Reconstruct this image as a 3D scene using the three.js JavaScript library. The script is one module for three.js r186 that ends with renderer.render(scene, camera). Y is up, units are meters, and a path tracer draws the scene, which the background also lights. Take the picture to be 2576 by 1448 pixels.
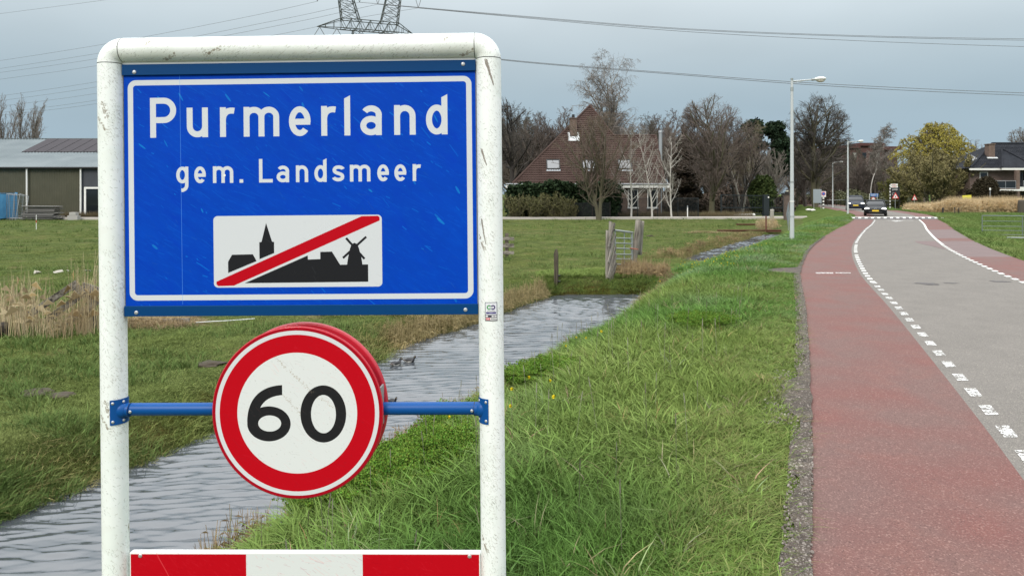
import * as THREE from 'three';
import { mergeGeometries } from 'three/addons/utils/BufferGeometryUtils.js';
import { RoundedBoxGeometry } from 'three/addons/geometries/RoundedBoxGeometry.js';

// ------------------------------------------------------------------ camera, sky, sun, exposure
const F = 1786, CX = 1288, HY = 488, H = 1.8;      // focal length and horizon in units of a 2576 x 1448 frame, eye height in metres
const scene = new THREE.Scene();
const camera = new THREE.PerspectiveCamera(2 * Math.atan(724 / F) * 180 / Math.PI, 2576 / 1448, 0.05, 6000);
camera.position.set(0, H, 0);
camera.setViewOffset(2576, 1448, 0, 724 - HY, 2576, 1448);
scene.add(camera);
const renderer = new THREE.WebGLRenderer();
renderer.toneMapping = THREE.LinearToneMapping;
renderer.toneMappingExposure = 1.3;
renderer.shadowMap.enabled = true;

const V3 = (x, y, z) => new THREE.Vector3(x, y, z);
const lerp = (a, b, t) => a + (b - a) * t, clamp = (x, a, b) => Math.min(b, Math.max(a, x));
const smooth = (a, b, x) => { const t = clamp((x - a) / (b - a), 0, 1); return t * t * (3 - 2 * t); };
function rngOf(seed) { let s = seed >>> 0; return () => { s = (s + 0x6d2b79f5) | 0; let t = Math.imul(s ^ (s >>> 15), 1 | s); t = (t + Math.imul(t ^ (t >>> 7), 61 | t)) ^ t; return ((t ^ (t >>> 14)) >>> 0) / 4294967296; }; }
const at = (px, py, d) => V3((px - CX) / F * d, H - (py - HY) / F * d, -d);     // a point of the place seen in that direction, d metres away
const depthOf = (py, level = 0) => (H - level) * F / (py - HY);
function hash(ix, iy, iz) { let h = Math.imul(ix, 374761393) ^ Math.imul(iy, 668265263) ^ Math.imul(iz, 1274126177); h = Math.imul(h ^ (h >>> 13), 1274126177); return ((h ^ (h >>> 16)) >>> 0) / 4294967296; }
function noise3(x, y, z) {
  const i = Math.floor(x), j = Math.floor(y), k = Math.floor(z); let u = x - i, v = y - j, w = z - k;
  u = u * u * (3 - 2 * u); v = v * v * (3 - 2 * v); w = w * w * (3 - 2 * w);
  return lerp(lerp(lerp(hash(i, j, k), hash(i + 1, j, k), u), lerp(hash(i, j + 1, k), hash(i + 1, j + 1, k), u), v),
    lerp(lerp(hash(i, j, k + 1), hash(i + 1, j, k + 1), u), lerp(hash(i, j + 1, k + 1), hash(i + 1, j + 1, k + 1), u), v), w) * 2 - 1;
}
const fbm = (x, y, z, n = 4) => { let s = 0, a = .5; for (let o = 0; o < n; o++) { s += a * noise3(x, y, z); x *= 2.03; y *= 2.03; z *= 2.03; a *= .5; } return s; };

{ // overcast sky: dull blue grey at the horizon, about three times as bright overhead, faint layered cloud
  const W = 1024, HH = 512, data = new Float32Array(W * HH * 4);
  for (let r = 0; r < HH; r++) {
    const up = ((r + .5) / HH - .5) * Math.PI, s = Math.sin(up);
    for (let c = 0; c < W; c++) {
      const ro = ((c + .5) / W - .5) * 2 * Math.PI, x = Math.cos(ro) * Math.cos(up), z = Math.sin(ro) * Math.cos(up);
      const e = Math.max(0, s), k = 1 / (e + .16);
      const n = fbm(x * k * .8 + 3, z * k * .8 + 7, 1.5, 5) * 1.0 + fbm(x * k * 2.6, z * k * 2.6, 9.2, 4) * .35;
      const a = smooth(0, .28, e), b = Math.pow(smooth(.1, 1, e), .8);
      const cl = 1 + n * (.05 + .1 * a);
      const col = [.298, .398, .47].map((v, i) => lerp(lerp(v, [.302, .376, .416][i], a) , [1.95, 2.0, 2.04][i], b) * cl);
      const o = (r * W + c) * 4;
      for (let i = 0; i < 3; i++) data[o + i] = s < -.02 ? [.09, .1, .06][i] : col[i];
      data[o + 3] = 1;
    }
  }
  const t = new THREE.DataTexture(data, W, HH, THREE.RGBAFormat, THREE.FloatType);
  t.mapping = THREE.EquirectangularReflectionMapping; t.magFilter = THREE.LinearFilter; t.needsUpdate = true;
  scene.background = t; scene.environment = t;
}
const sun = new THREE.DirectionalLight(0xfff4e6, 1.5);
sun.position.set(-36, 62, 66); sun.castShadow = true; sun.shadow.radius = 34;
Object.assign(sun.shadow.camera, { left: -90, right: 90, top: 90, bottom: -90, near: 1, far: 400 });
scene.add(sun, sun.target);

// ------------------------------------------------------------------ helpers
const numbers = new Map();
function numbered(n) { const k = numbers.get(n) ?? 0; numbers.set(n, k + 1); return k ? n + '_' + String(k).padStart(3, '0') : n; }
function tag(o, label, category, group, kind) { if (label) o.userData.label = label; if (category) o.userData.category = category; if (group) o.userData.group = group; if (kind) o.userData.kind = kind; return o; }
function thing(name, label, category, pos = [0, 0, 0], turn = 0, group) {
  const o = new THREE.Group(); o.name = numbered(name); o.position.set(...(pos.isVector3 ? pos.toArray() : pos)); o.rotation.y = turn; scene.add(o);
  return tag(o, label, category, group);
}
function part(name, geo, mat, parent = scene) {
  const g = Array.isArray(geo) ? merge(geo) : geo;
  const m = new THREE.Mesh(g, mat); m.name = parent === scene ? numbered(name) : name; m.castShadow = m.receiveShadow = true; parent.add(m); return m;
}
function merge(list) {
  const keepColor = list.every((g) => g.attributes.color), l = list.map((g) => { g = g.index ? g.toNonIndexed() : g; for (const k of Object.keys(g.attributes)) if (!['position', 'normal', 'uv'].includes(k) && !(k === 'color' && keepColor)) g.deleteAttribute(k); if (!g.attributes.uv) g.setAttribute('uv', new THREE.BufferAttribute(new Float32Array(g.attributes.position.count * 2), 2)); return g; });
  return mergeGeometries(l, false);
}
function copyOf(o, pos, turn, label, group) { const c = o.clone(); c.name = numbered(o.name.replace(/_\d{3}$/, '')); c.userData = { ...o.userData }; if (label) c.userData.label = label; if (group) c.userData.group = group; scene.add(c); if (pos) c.position.copy(pos.isVector3 ? pos : V3(...pos)); if (turn !== undefined) c.rotation.y = turn; return c; }
const std = (r, g, b, rough = .8, extra = {}) => new THREE.MeshStandardMaterial({ color: new THREE.Color().setRGB(r, g, b), roughness: rough, side: THREE.DoubleSide, ...extra });
const phys = (r, g, b, rough = .5, extra = {}) => new THREE.MeshPhysicalMaterial({ color: new THREE.Color().setRGB(r, g, b), roughness: rough, side: THREE.DoubleSide, ...extra });
function bx(w, h, d, x = 0, y = 0, z = 0, ry = 0, rx = 0, rz = 0) { const g = new THREE.BoxGeometry(w, h, d); if (rx) g.rotateX(rx); if (rz) g.rotateZ(rz); if (ry) g.rotateY(ry); return g.translate(x, y, z); }
function rbx(w, h, d, r, x = 0, y = 0, z = 0) { return new RoundedBoxGeometry(w, h, d, 2, r).translate(x, y, z); }
function cyl(r0, r1, h, n = 16, x = 0, y = 0, z = 0) { return new THREE.CylinderGeometry(r1, r0, h, n).translate(x, y + h / 2, z); }
const UP = V3(0, 1, 0);
function rod(a, b, r, n = 5, r2 = r) { const d = b.clone().sub(a), L = d.length(); const g = new THREE.CylinderGeometry(r2, r, L, n, 1, true); g.applyQuaternion(new THREE.Quaternion().setFromUnitVectors(UP, d.divideScalar(L))); const m = a.clone().add(b).multiplyScalar(.5); return g.translate(m.x, m.y, m.z); }
function bar(a, b, w, h) { const d = b.clone().sub(a), L = d.length(), g = new THREE.BoxGeometry(w, h, L); const m = new THREE.Matrix4().lookAt(b, a, UP); g.applyMatrix4(m); const c = a.clone().add(b).multiplyScalar(.5); return g.translate(c.x, c.y, c.z); }
// a skin over rings of points (all of one length); ends closed
function loft(rings, caps = true, colors = null) {
  const n = rings[0].length, pos = [], col = [], idx = [];
  rings.forEach((r, i) => r.forEach((p) => { pos.push(p.x, p.y, p.z); if (colors) { const c = colors(p, i); col.push(...c); } }));
  for (let i = 0; i < rings.length - 1; i++) for (let j = 0; j < n; j++) { const a = i * n + j, b = i * n + (j + 1) % n; idx.push(a, b, a + n, b, b + n, a + n); }
  if (caps) for (const [i, s] of [[0, 1], [rings.length - 1, -1]]) for (let j = 1; j < n - 1; j++) idx.push(i * n, i * n + (s > 0 ? j + 1 : j), i * n + (s > 0 ? j : j + 1));
  const g = new THREE.BufferGeometry(); g.setAttribute('position', new THREE.Float32BufferAttribute(pos, 3)); if (colors) g.setAttribute('color', new THREE.Float32BufferAttribute(col, 3)); g.setIndex(idx); g.computeVertexNormals(); return g;
}
function quads(list, uvOf) { // list of 4-point faces
  const pos = [], uv = []; for (const q of list) for (const i of [0, 1, 2, 0, 2, 3]) { const p = q[i]; pos.push(p.x, p.y, p.z); uv.push(...(uvOf ? uvOf(p) : [[0, 0], [1, 0], [1, 1], [0, 1]][i])); }
  const g = new THREE.BufferGeometry(); g.setAttribute('position', new THREE.Float32BufferAttribute(pos, 3)); g.setAttribute('uv', new THREE.Float32BufferAttribute(uv, 2)); g.computeVertexNormals(); return g;
}
// ------------------------------------------------------------------ computed textures
function tnoise(x, y, p, seed) { const i = Math.floor(x), j = Math.floor(y); let u = x - i, v = y - j; u = u * u * (3 - 2 * u); v = v * v * (3 - 2 * v); const m = (a) => ((a % p) + p) % p; return lerp(lerp(hash(m(i), m(j), seed), hash(m(i + 1), m(j), seed), u), lerp(hash(m(i), m(j + 1), seed), hash(m(i + 1), m(j + 1), seed), u), v) * 2 - 1; }
function tf(u, v, p, seed, oct = 4) { let s = 0, a = .5; for (let o = 0; o < oct; o++) { s += a * tnoise(u * p, v * p, p, seed + o); p *= 2; a *= .5; } return s; }
const b8 = (v) => clamp(Math.round((v <= .0031308 ? v * 12.92 : 1.055 * Math.pow(v, 1 / 2.4) - .055) * 255), 0, 255);
function dataTex(N, fn, srgb = true, repeat = 1) {
  const d = new Uint8Array(N * N * 4);
  for (let y = 0; y < N; y++) for (let x = 0; x < N; x++) { const c = fn(x / N, y / N, x, y), o = (y * N + x) * 4; for (let i = 0; i < 3; i++) d[o + i] = srgb ? b8(c[i]) : clamp(Math.round(c[i] * 255), 0, 255); d[o + 3] = 255; }
  const t = new THREE.DataTexture(d, N, N); t.wrapS = t.wrapT = THREE.RepeatWrapping; t.magFilter = THREE.LinearFilter; t.minFilter = THREE.LinearMipmapLinearFilter; if (srgb) t.colorSpace = THREE.SRGBColorSpace; t.repeat.set(repeat, repeat); t.needsUpdate = true; return t;
}
function canvasTex(w, h, draw, srgb = true) { const c = document.createElement('canvas'); c.width = w; c.height = h; draw(c.getContext('2d'), w, h); const t = new THREE.CanvasTexture(c); if (srgb) t.colorSpace = THREE.SRGBColorSpace; t.wrapS = t.wrapT = THREE.RepeatWrapping; return t; }
const mixc = (a, b, t) => a.map((v, i) => lerp(v, b[i], clamp(t, 0, 1)));
function uvMetres(g, sx = 1, sy = sx) { // box projection by the larger part of the normal
  if (g.index) g = g.toNonIndexed(); g.computeVertexNormals(); const p = g.attributes.position, n = g.attributes.normal, uv = new Float32Array(p.count * 2);
  for (let i = 0; i < p.count; i++) { const ax = Math.abs(n.getX(i)), ay = Math.abs(n.getY(i)), az = Math.abs(n.getZ(i)); const [u, v] = ay > ax && ay > az ? [p.getX(i), p.getZ(i)] : ax > az ? [p.getZ(i), p.getY(i)] : [p.getX(i), p.getY(i)]; uv[2 * i] = u / sx; uv[2 * i + 1] = v / sy; }
  g.setAttribute('uv', new THREE.BufferAttribute(uv, 2)); return g;
}

// ------------------------------------------------------------------ lie of the land
function curve(pts) { // smooth curve through (d, x) with straight ends
  const n = pts.length, m = pts.map((p, i) => i === 0 ? (pts[1][1] - p[1]) / (pts[1][0] - p[0]) : i === n - 1 ? (p[1] - pts[n - 2][1]) / (p[0] - pts[n - 2][0]) : (pts[i + 1][1] - pts[i - 1][1]) / (pts[i + 1][0] - pts[i - 1][0]));
  return (d) => { if (d <= pts[0][0]) return pts[0][1] + m[0] * (d - pts[0][0]); if (d >= pts[n - 1][0]) return pts[n - 1][1] + m[n - 1] * (d - pts[n - 1][0]); let i = 0; while (d > pts[i + 1][0]) i++; const [a, ya] = pts[i], [b, yb] = pts[i + 1], w = b - a, t = (d - a) / w, t2 = t * t, t3 = t2 * t; return (2 * t3 - 3 * t2 + 1) * ya + (t3 - 2 * t2 + t) * w * m[i] + (-2 * t3 + 3 * t2) * yb + (t3 - t2) * w * m[i + 1]; };
}
const L0 = curve([[0, .02], [3.35, 1.4], [5.5, 2.31], [7.8, 3.25], [11, 4.54], [16.7, 6.8], [24.4, 10.35], [34.9, 15.9], [43, 20.4], [51.9, 25.1], [60, 29], [78.4, 35.9], [92, 40.6], [120, 49], [170, 62]]);
const RW = [0, 1.35, 4.57, 5.95];                      // lane edges, metres right of L0
const WATER = -1.0, waterAt = (d) => (d < 24 ? -1.0 : -.8), MEADOW = -.62;
const wob = (d, k, s) => fbm(d * k, s * 7.7, s, 3);
const bankR = (d) => L0(d) - (d < 24 ? 4.3 - .35 * smooth(9, 14, d) : 3.95) + .3 * wob(d, .8, 3);     // edges of the ditch
const bankL = (d) => L0(d) - (d < 24 ? 7.0 : 5.6) + (d < 24 ? .5 : .3) * wob(d, .5, 11) + .12 * wob(d, 3, 5) - .35 * smooth(9, 13, d) * (1 - smooth(13, 16, d));
const ditchAt = (d) => (1 - smooth(19.3, 20.2, d)) + smooth(25.8, 26.6, d) * (1 - smooth(45, 46.2, d));
const hump = (d) => .1 * smooth(50.6, 51.9, d) * (1 - smooth(74, 76, d));
function groundH(x, d) {
  const u = x - L0(d), hp = hump(d);
  if (u > -.02 && u < RW[3] + .02) return hp - .04;
  if (u >= RW[3]) return lerp(-.01 + hp, -.42, smooth(.2, 3.2, u - RW[3])) + .05 * fbm(x * .5, d * .5, 2);
  const v = -u, land = MEADOW + .05 * fbm(x * .35, d * .35, 8) + .03 * fbm(x * 1.7, d * 1.7, 4);
  const verge = v < .5 ? lerp(0, .015, v / .5) : v < 2.1 ? lerp(.015, -.07, (v - .5) / 1.6) : v < 3.4 ? lerp(-.07, -.38, smooth(2.1, 3.4, v)) : lerp(-.38, -.62, smooth(3.4, 4.5, v));
  const k = ditchAt(d), far = smooth(46, 55, d);
  const vg2 = v < 1.9 ? lerp(0, -.07, v / 1.9) : lerp(-.07, -.62, smooth(1.9, 3.7, v));
  let h = lerp(lerp(verge, vg2, smooth(21, 25, d) * (1 - smooth(46, 50, d))) + hp * smooth(1, 0, v), land, smooth(3.4, 6.5, v));
  if (k > 0) {
    const r = x - bankR(d), l = bankL(d) - x;          // > 0 outside the water
    let bed = -1.45; const WL = waterAt(d);
    const low = r > 0 ? lerp(WL - .03, h, smooth(-.05, 1.1, r)) : l > 0 ? lerp(WL - .02, h, smooth(-.1, .95, l)) : lerp(WL - .03, bed, smooth(0, .5, Math.min(-r, -l)));
    h = lerp(h, low, k);
  } else if (d > 19 && d < 26) h = lerp(h, -.5, .6 * smooth(4, 5, v) * (1 - smooth(7, 9, v)));
  return h + .025 * fbm(x * 1.3, d * 1.3, 6, 3) * smooth(.3, 1, v);
}

// ------------------------------------------------------------------ ground, road, water
const T = {};
T.grass = dataTex(1024, (u, v) => { const n = tf(u, v, 8, 1, 6), m = tf(u, v, 4, 21, 4), f = tf(u, v, 128, 40, 3); let c = mixc([.046, .064, .016], [.086, .106, .028], .5 + n * .9); c = mixc(c, [.12, .105, .045], (m - .12) * 2.2); c = mixc(c, [.04, .035, .02], (-f - .2) * 1.6); return c.map((x) => x * (1 + f * .7)); });
T.soil = dataTex(512, (u, v) => { const f = tf(u, v, 64, 3, 4), g = tf(u, v, 128, 8, 2), n = tf(u, v, 6, 5, 4); let c = mixc([.045, .034, .026], [.105, .082, .064], .5 + n); c = mixc(c, [.27, .24, .21], (g - .24) * 5); c = mixc(c, [.03, .025, .02], (-f - .18) * 4); return c; });
function chips(seed, base, lo, hi, amount) { return dataTex(1024, (u, v, x, y) => { const g = tnoise(u * 256, v * 256, 256, seed), g2 = tnoise(u * 384 + 7, v * 384 + 3, 384, seed + 3), n = tf(u, v, 5, seed + 9, 5); let c = base.map((b) => b * (1 + n * .14)); c = mixc(c, hi, (g - .28) * amount); c = mixc(c, lo, (-g2 - .22) * amount); return c; }); }
T.asphalt = chips(30, [.158, .144, .129], [.05, .044, .04], [.34, .31, .265], 1.15);
T.red = dataTex(1024, (u, v) => { const g = tnoise(u * 256, v * 256, 256, 60), g2 = tnoise(u * 384 + 7, v * 384 + 3, 384, 63), n = tf(u, v, 3, 69, 6), w = tf(u, v, 9, 75, 4); let c = mixc([.152, .06, .051], [.136, .076, .067], .5 + n * 1.2); c = mixc(c, [.175, .074, .06], (w - .05) * .9); c = mixc(c, [.3, .18, .155], (g - .3) * 1.1); c = mixc(c, [.06, .028, .025], (-g2 - .25) * 1.1); return c; });
T.darkAsphalt = chips(90, [.1, .092, .09], [.04, .036, .036], [.2, .18, .175], .9);
T.mauve = chips(95, [.155, .11, .106], [.07, .055, .055], [.25, .19, .18], .9);
T.fine = dataTex(512, (u, v) => { const g = .5 + .5 * tf(u, v, 64, 5, 3); return [g, g, g]; }, false);
const wear = dataTex(512, (u, v) => { const g = tf(u, v, 12, 77, 5), f = tf(u, v, 64, 79, 3); const a = clamp((g * 1.2 + f * 1.7 - .03) * 4, 0, 1); return [a, a, a]; }, false);

{ // one sheet of ground, denser near the road and the ditch
  const ds = []; for (let d = -60; d < -4; d += 8) ds.push(d); for (let d = -4; d < 2; d += .5) ds.push(d); for (let d = 2; d < 52; d += Math.max(.09, d * .011)) ds.push(d); for (let d = 52; d < 130; d *= 1.02) ds.push(d); for (let d = 130; d < 3200; d *= 1.3) ds.push(d); ds.push(4000);
  const us = []; for (const u of [-3500, -1500, -700, -350, -200, -140, -100, -75, -60, -50, -42, -36, -31, -27, -24, -21.5, -19]) us.push(u); for (let u = -17; u < -9; u += .4) us.push(u); for (let u = -9; u < -3; u += .1) us.push(u); for (let u = -3; u < .05; u += .15) us.push(u); us.push(-.02, .02, 5.93, 5.97); for (let u = 6.1; u < 12; u += .4) us.push(u); for (const u of [14, 17, 21, 26, 33, 42, 55, 75, 110, 200, 400, 1000, 3500]) us.push(u);
  us.sort((a, b) => a - b);
  const pos = [], uv = [], col = [], idx = [], n = us.length;
  for (const d of ds) for (const u of us) {
    const x = L0(Math.min(d, 200)) + u, y = groundH(x, d); pos.push(x, y, -d); uv.push(x / 3.1, d / 3.1);
    const wet = d < 52 ? smooth(.42, .6, smooth(-.6, -1.0, y) + .55 * fbm(x * 3.1, d * 3.1, 14, 4)) : 0, t = fbm(x * .22, d * .22, 3, 4) ; const g = u > -4.4 ? [1.0, 1.18, .95] : [1 + t * .25, 1 + t * .1, 1]; const cc = mixc(g, [.62, .5, .42], wet); col.push(...cc);
  }
  for (let i = 0; i < ds.length - 1; i++) for (let j = 0; j < n - 1; j++) { const a = i * n + j; idx.push(a, a + 1, a + n, a + 1, a + n + 1, a + n); }
  const g = new THREE.BufferGeometry(); g.setAttribute('position', new THREE.Float32BufferAttribute(pos, 3)); g.setAttribute('uv', new THREE.Float32BufferAttribute(uv, 2)); g.setAttribute('color', new THREE.Float32BufferAttribute(col, 3)); g.setIndex(idx); g.computeVertexNormals();
  tag(part('ground', g, phys(1, 1, 1, .95, { map: T.grass, vertexColors: true, specularIntensity: .1 })), 'flat green meadow and grass verges', null, null, 'structure');
}
// a strip of road between two offsets from the left edge
function strip(d0, d1, u0, u1, lift, step = .5, scale = 2, nu = 2, edge = 0) {
  const pos = [], uv = [], idx = []; const N = Math.max(1, Math.ceil((d1 - d0) / step));
  for (let i = 0; i <= N; i++) { const d = lerp(d0, d1, i / N); for (let j = 0; j <= nu; j++) { let u = lerp(typeof u0 === 'function' ? u0(d) : u0, typeof u1 === 'function' ? u1(d) : u1, j / nu); if (edge && j === 0) u += edge * fbm(d * 1.1, 3, 9, 5); const x = L0(d) + u; pos.push(x, hump(d) + lift, -d); uv.push(x / scale, d / scale); } }
  for (let i = 0; i < N; i++) for (let j = 0; j < nu; j++) { const a = i * (nu + 1) + j; idx.push(a, a + 1, a + nu + 1, a + 1, a + nu + 2, a + nu + 1); }
  const g = new THREE.BufferGeometry(); g.setAttribute('position', new THREE.Float32BufferAttribute(pos, 3)); g.setAttribute('uv', new THREE.Float32BufferAttribute(uv, 2)); g.setIndex(idx); g.computeVertexNormals(); return g;
}
const M = {};
M.asphalt = std(1, 1, 1, .92, { map: T.asphalt, bumpMap: T.asphalt, bumpScale: .006 });
M.red = std(1, 1, 1, .9, { map: T.red, bumpMap: T.red, bumpScale: .005 });
M.darkAsphalt = std(1, 1, 1, .9, { map: T.darkAsphalt });
M.mauve = std(1, 1, 1, .9, { map: T.mauve });
M.paint = std(.66, .66, .63, .7);
M.worn = std(.8, .8, .78, .75, { alphaMap: wear, transparent: true });
const road = part('road', strip(-50, 170, RW[1], RW[2], 0, .4, 1.6), M.asphalt); tag(road, 'pale grey chipped asphalt carriageway', null, null, 'structure');
const lane = part('bike_path', strip(-50, 170, -.09, RW[1], .001, .12, 1.9, 4), M.red); tag(lane, 'red asphalt cycle lane along the left of the carriageway', null, null, 'structure');
const lane2 = part('bike_path', merge([strip(-50, 20.4, RW[2], RW[3], .001, .4, 1.9), strip(27.2, 29, RW[2], RW[3], .001, .4, 1.9), strip(36, 170, RW[2], RW[3], .001, .4, 1.9)]), M.red); tag(lane2, 'red asphalt cycle lane along the right of the carriageway', null, null, 'structure');
tag(part('road_patch', merge([strip(20.4, 27.2, RW[2] - .0, RW[3], .001, .4, 1.9), strip(29, 36, RW[2], RW[3], .001, .4, 1.9)]), M.mauve, lane2), 'faded mauve asphalt patch');
tag(part('road_patch', strip(22.2, 27.2, (d) => lerp(RW[2] - .1, RW[2] - .9, smooth(22.2, 27, d)), RW[2] - .12, .004, .3, 1.9), M.mauve, road), 'mauve asphalt patch beside the right line');
{ // tar stains
  const rng = rngOf(9), g = []; for (const [px, py, w] of [[2330, 713, .5], [2395, 712, .3], [2515, 708, .45], [2345, 716, .3]]) { const d = depthOf(py), s = new THREE.Shape(), c = (px - CX) / F * d; for (let i = 0; i < 14; i++) { const a = i / 14 * 6.283, r = w * .5 * (.6 + .5 * rng()); s[i ? 'lineTo' : 'moveTo'](Math.cos(a) * r, Math.sin(a) * r * .7); } g.push(new THREE.ShapeGeometry(s).rotateX(-Math.PI / 2).translate(c, .005, -d)); }
  part('tar_stain', merge(g), M.darkAsphalt, road);
}
{ // lines: short blocks near, solid further on
  const dashes = (u, d0, d1, w, rng, skip) => { const g = []; for (let d = d0; d < d1; d += .53) { if (rng() < skip) continue; g.push(strip(d, d + .26, u - w / 2, u + w / 2, .005, .13, .35, 1)); } return g; };
  part('lane_marking', merge(dashes(RW[1] + .14, 2.6, 14.4, .108, rngOf(4), .03)), M.worn, road);
  part('lane_marking', merge(dashes(RW[1] + .13, 14.4, 26, .11, rngOf(5), .05)), M.paint, road);
  part('lane_marking', strip(26, 49, RW[1] + .06, RW[1] + .15, .005, .4, 1), M.worn, road);
  part('lane_marking', merge([...dashes(RW[2] - .02, 8, 25, .13, rngOf(6), 0), strip(25, 50, RW[2] - .06, RW[2] + .045, .005, .4, 1)]), M.paint, road);
  // raised crossing: dark ramp with white teeth
  part('speed_table_ramp', strip(50.3, 52.4, -.02, RW[3] + .1, .006, .2, 2), M.darkAsphalt, road);
  const t = []; for (let i = 0; i < 15; i++) { const u = -.2 + i * .46; t.push(strip(51.2, 51.75, u, u + .2, .011, .2, 1, 1)); t.push(strip(52.0, 52.7, u - .1, u + .32, .011, .2, 1, 1)); }
  part('speed_table_teeth', merge(t), M.paint, road);
  // worn cross strokes and the tip of an arrow
  part('worn_mark', merge([strip(16.05, 16.3, .35, .75, .005, .1, .3), strip(16.1, 16.28, .8, 1.15, .005, .1, .3)]), M.worn, lane);
  part('arrow_marking', merge([strip(46.4, 48.4, (d) => 2.85 - .28 * (d - 46.4) / 2, (d) => 2.98 + .5 * (d - 46.4) / 2, .006, .4, 1, 1), strip(48.3, 48.6, 2.2, 4.1, .006, .4, 1, 1)]), M.worn, road);
}
// bare earth and gravel along the left edge of the cycle lane
tag(part('gravel_strip', strip(1.5, 30, (d) => -.075 - .03 * (1 - smooth(3.5, 8, d)) + .09 * fbm(d * 3.2, 5, 1, 5) - .16 * smooth(5.6, 6.0, d) * (1 - smooth(6.6, 7.1, d)) - .1 * smooth(17, 15, d) * 0 - .7 * smooth(15.9, 16.5, d) * (1 - smooth(16.9, 17.4, d)), (d) => .012 + .03 * fbm(d * 4, 8, 2, 4), .0, .08, .9, 4), std(1, 1, 1, .95, { map: T.soil, bumpMap: T.soil, bumpScale: .02 })), 'dark earth and gravel strip beside the red cycle lane', null, null, 'structure');
for (const o of [scene.children.at(-1)]) o.position.y = .022;
{ // farm track across the far side of the meadow
  const g = []; const a = [[-900, 66.2], [0, 66.6], [1270, 67.4], [1810, 68.6], [2060, 70]].map(([px, d]) => V3((px - CX) / F * d, MEADOW + .19, -d));
  for (let i = 0; i < a.length - 1; i++) { const q = V3(0, 0, -2.1), w = V3(0, -.35, .06); g.push([a[i].clone().add(w), a[i + 1].clone().add(w), a[i + 1], a[i]]); g.push([a[i], a[i + 1], a[i + 1].clone().add(q), a[i].clone().add(q)]); }
  tag(part('farm_track', quads(g, (p) => [p.x / 2, p.z / 2]), std(.36, .335, .3, .9)), 'pale concrete farm track beyond the meadow', null, null, 'structure');
}
{ // rippled water of the ditch, in two stretches
  const stretch = (d0, d1, step) => {
    const pos = [], idx = [], N = Math.ceil((d1 - d0) / step), K = Math.ceil(4.3 / (step * 1.6)); const rng = rngOf(77), W = [];
    for (let i = 0; i < 26; i++) { const lam = .055 + .19 * Math.pow(rng(), 1.3), a = -.06 + (rng() - .5) * .62; W.push([Math.sin(a) * 6.283 / lam, Math.cos(a) * 6.283 / lam, rng() * 6.283, (.0165) * lam * (.5 + rng())]); }
    for (let i = 0; i <= N; i++) { const d = d0 + i * step; for (let j = 0; j <= K; j++) { const x = L0(d) - 8.1 + 4.3 * j / K + (d > 24 ? 1.9 : 0); let y = 0; const gust = .7 + .6 * fbm(x * .5, d * .35, 12, 3), wx = x + .12 * fbm(x * .9, d * .9, 2, 2), wd = d + .1 * fbm(x * 1.1, d * 1.1, 5, 2); for (const [kx, kz, ph, am] of W) { const s = Math.sin(kx * wx + kz * wd + ph); y += am * (s + .22 * s * s); } pos.push(x, waterAt(d) + y * gust, -d); } }
    for (let i = 0; i < N; i++) for (let j = 0; j < K; j++) { const a = i * (K + 1) + j; idx.push(a, a + 1, a + K + 1, a + 1, a + K + 2, a + K + 1); }
    const g = new THREE.BufferGeometry(); g.setAttribute('position', new THREE.Float32BufferAttribute(pos, 3)); g.setIndex(idx); g.computeVertexNormals(); return g;
  };
  M.water = phys(.062, .07, .08, .06, { ior: 2.0, specularIntensity: 1 });
  tag(part('water', merge([stretch(3, 11, .019), stretch(11, 20.4, .03), stretch(25.6, 46.2, .06)]), M.water), 'rippled grey water of the ditch', null, null, 'structure');
}

// ------------------------------------------------------------------ the town sign in its white tube frame
function scratches(c, w, h, n, rng, col, ang, spread, len, wd) {
  for (let i = 0; i < n; i++) { const x = rng() * w, y = rng() * h, a = ang + (rng() - .5) * spread, l = len * (.2 + rng() * rng() * 1.6); c.strokeStyle = typeof col === 'function' ? col(rng) : col; c.lineWidth = wd * (.4 + rng()); c.beginPath(); c.moveTo(x, y); c.quadraticCurveTo(x + Math.cos(a) * l * .5 + (rng() - .5) * l * .08, y + Math.sin(a) * l * .5, x + Math.cos(a) * l, y + Math.sin(a) * l); c.stroke(); }
}
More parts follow.
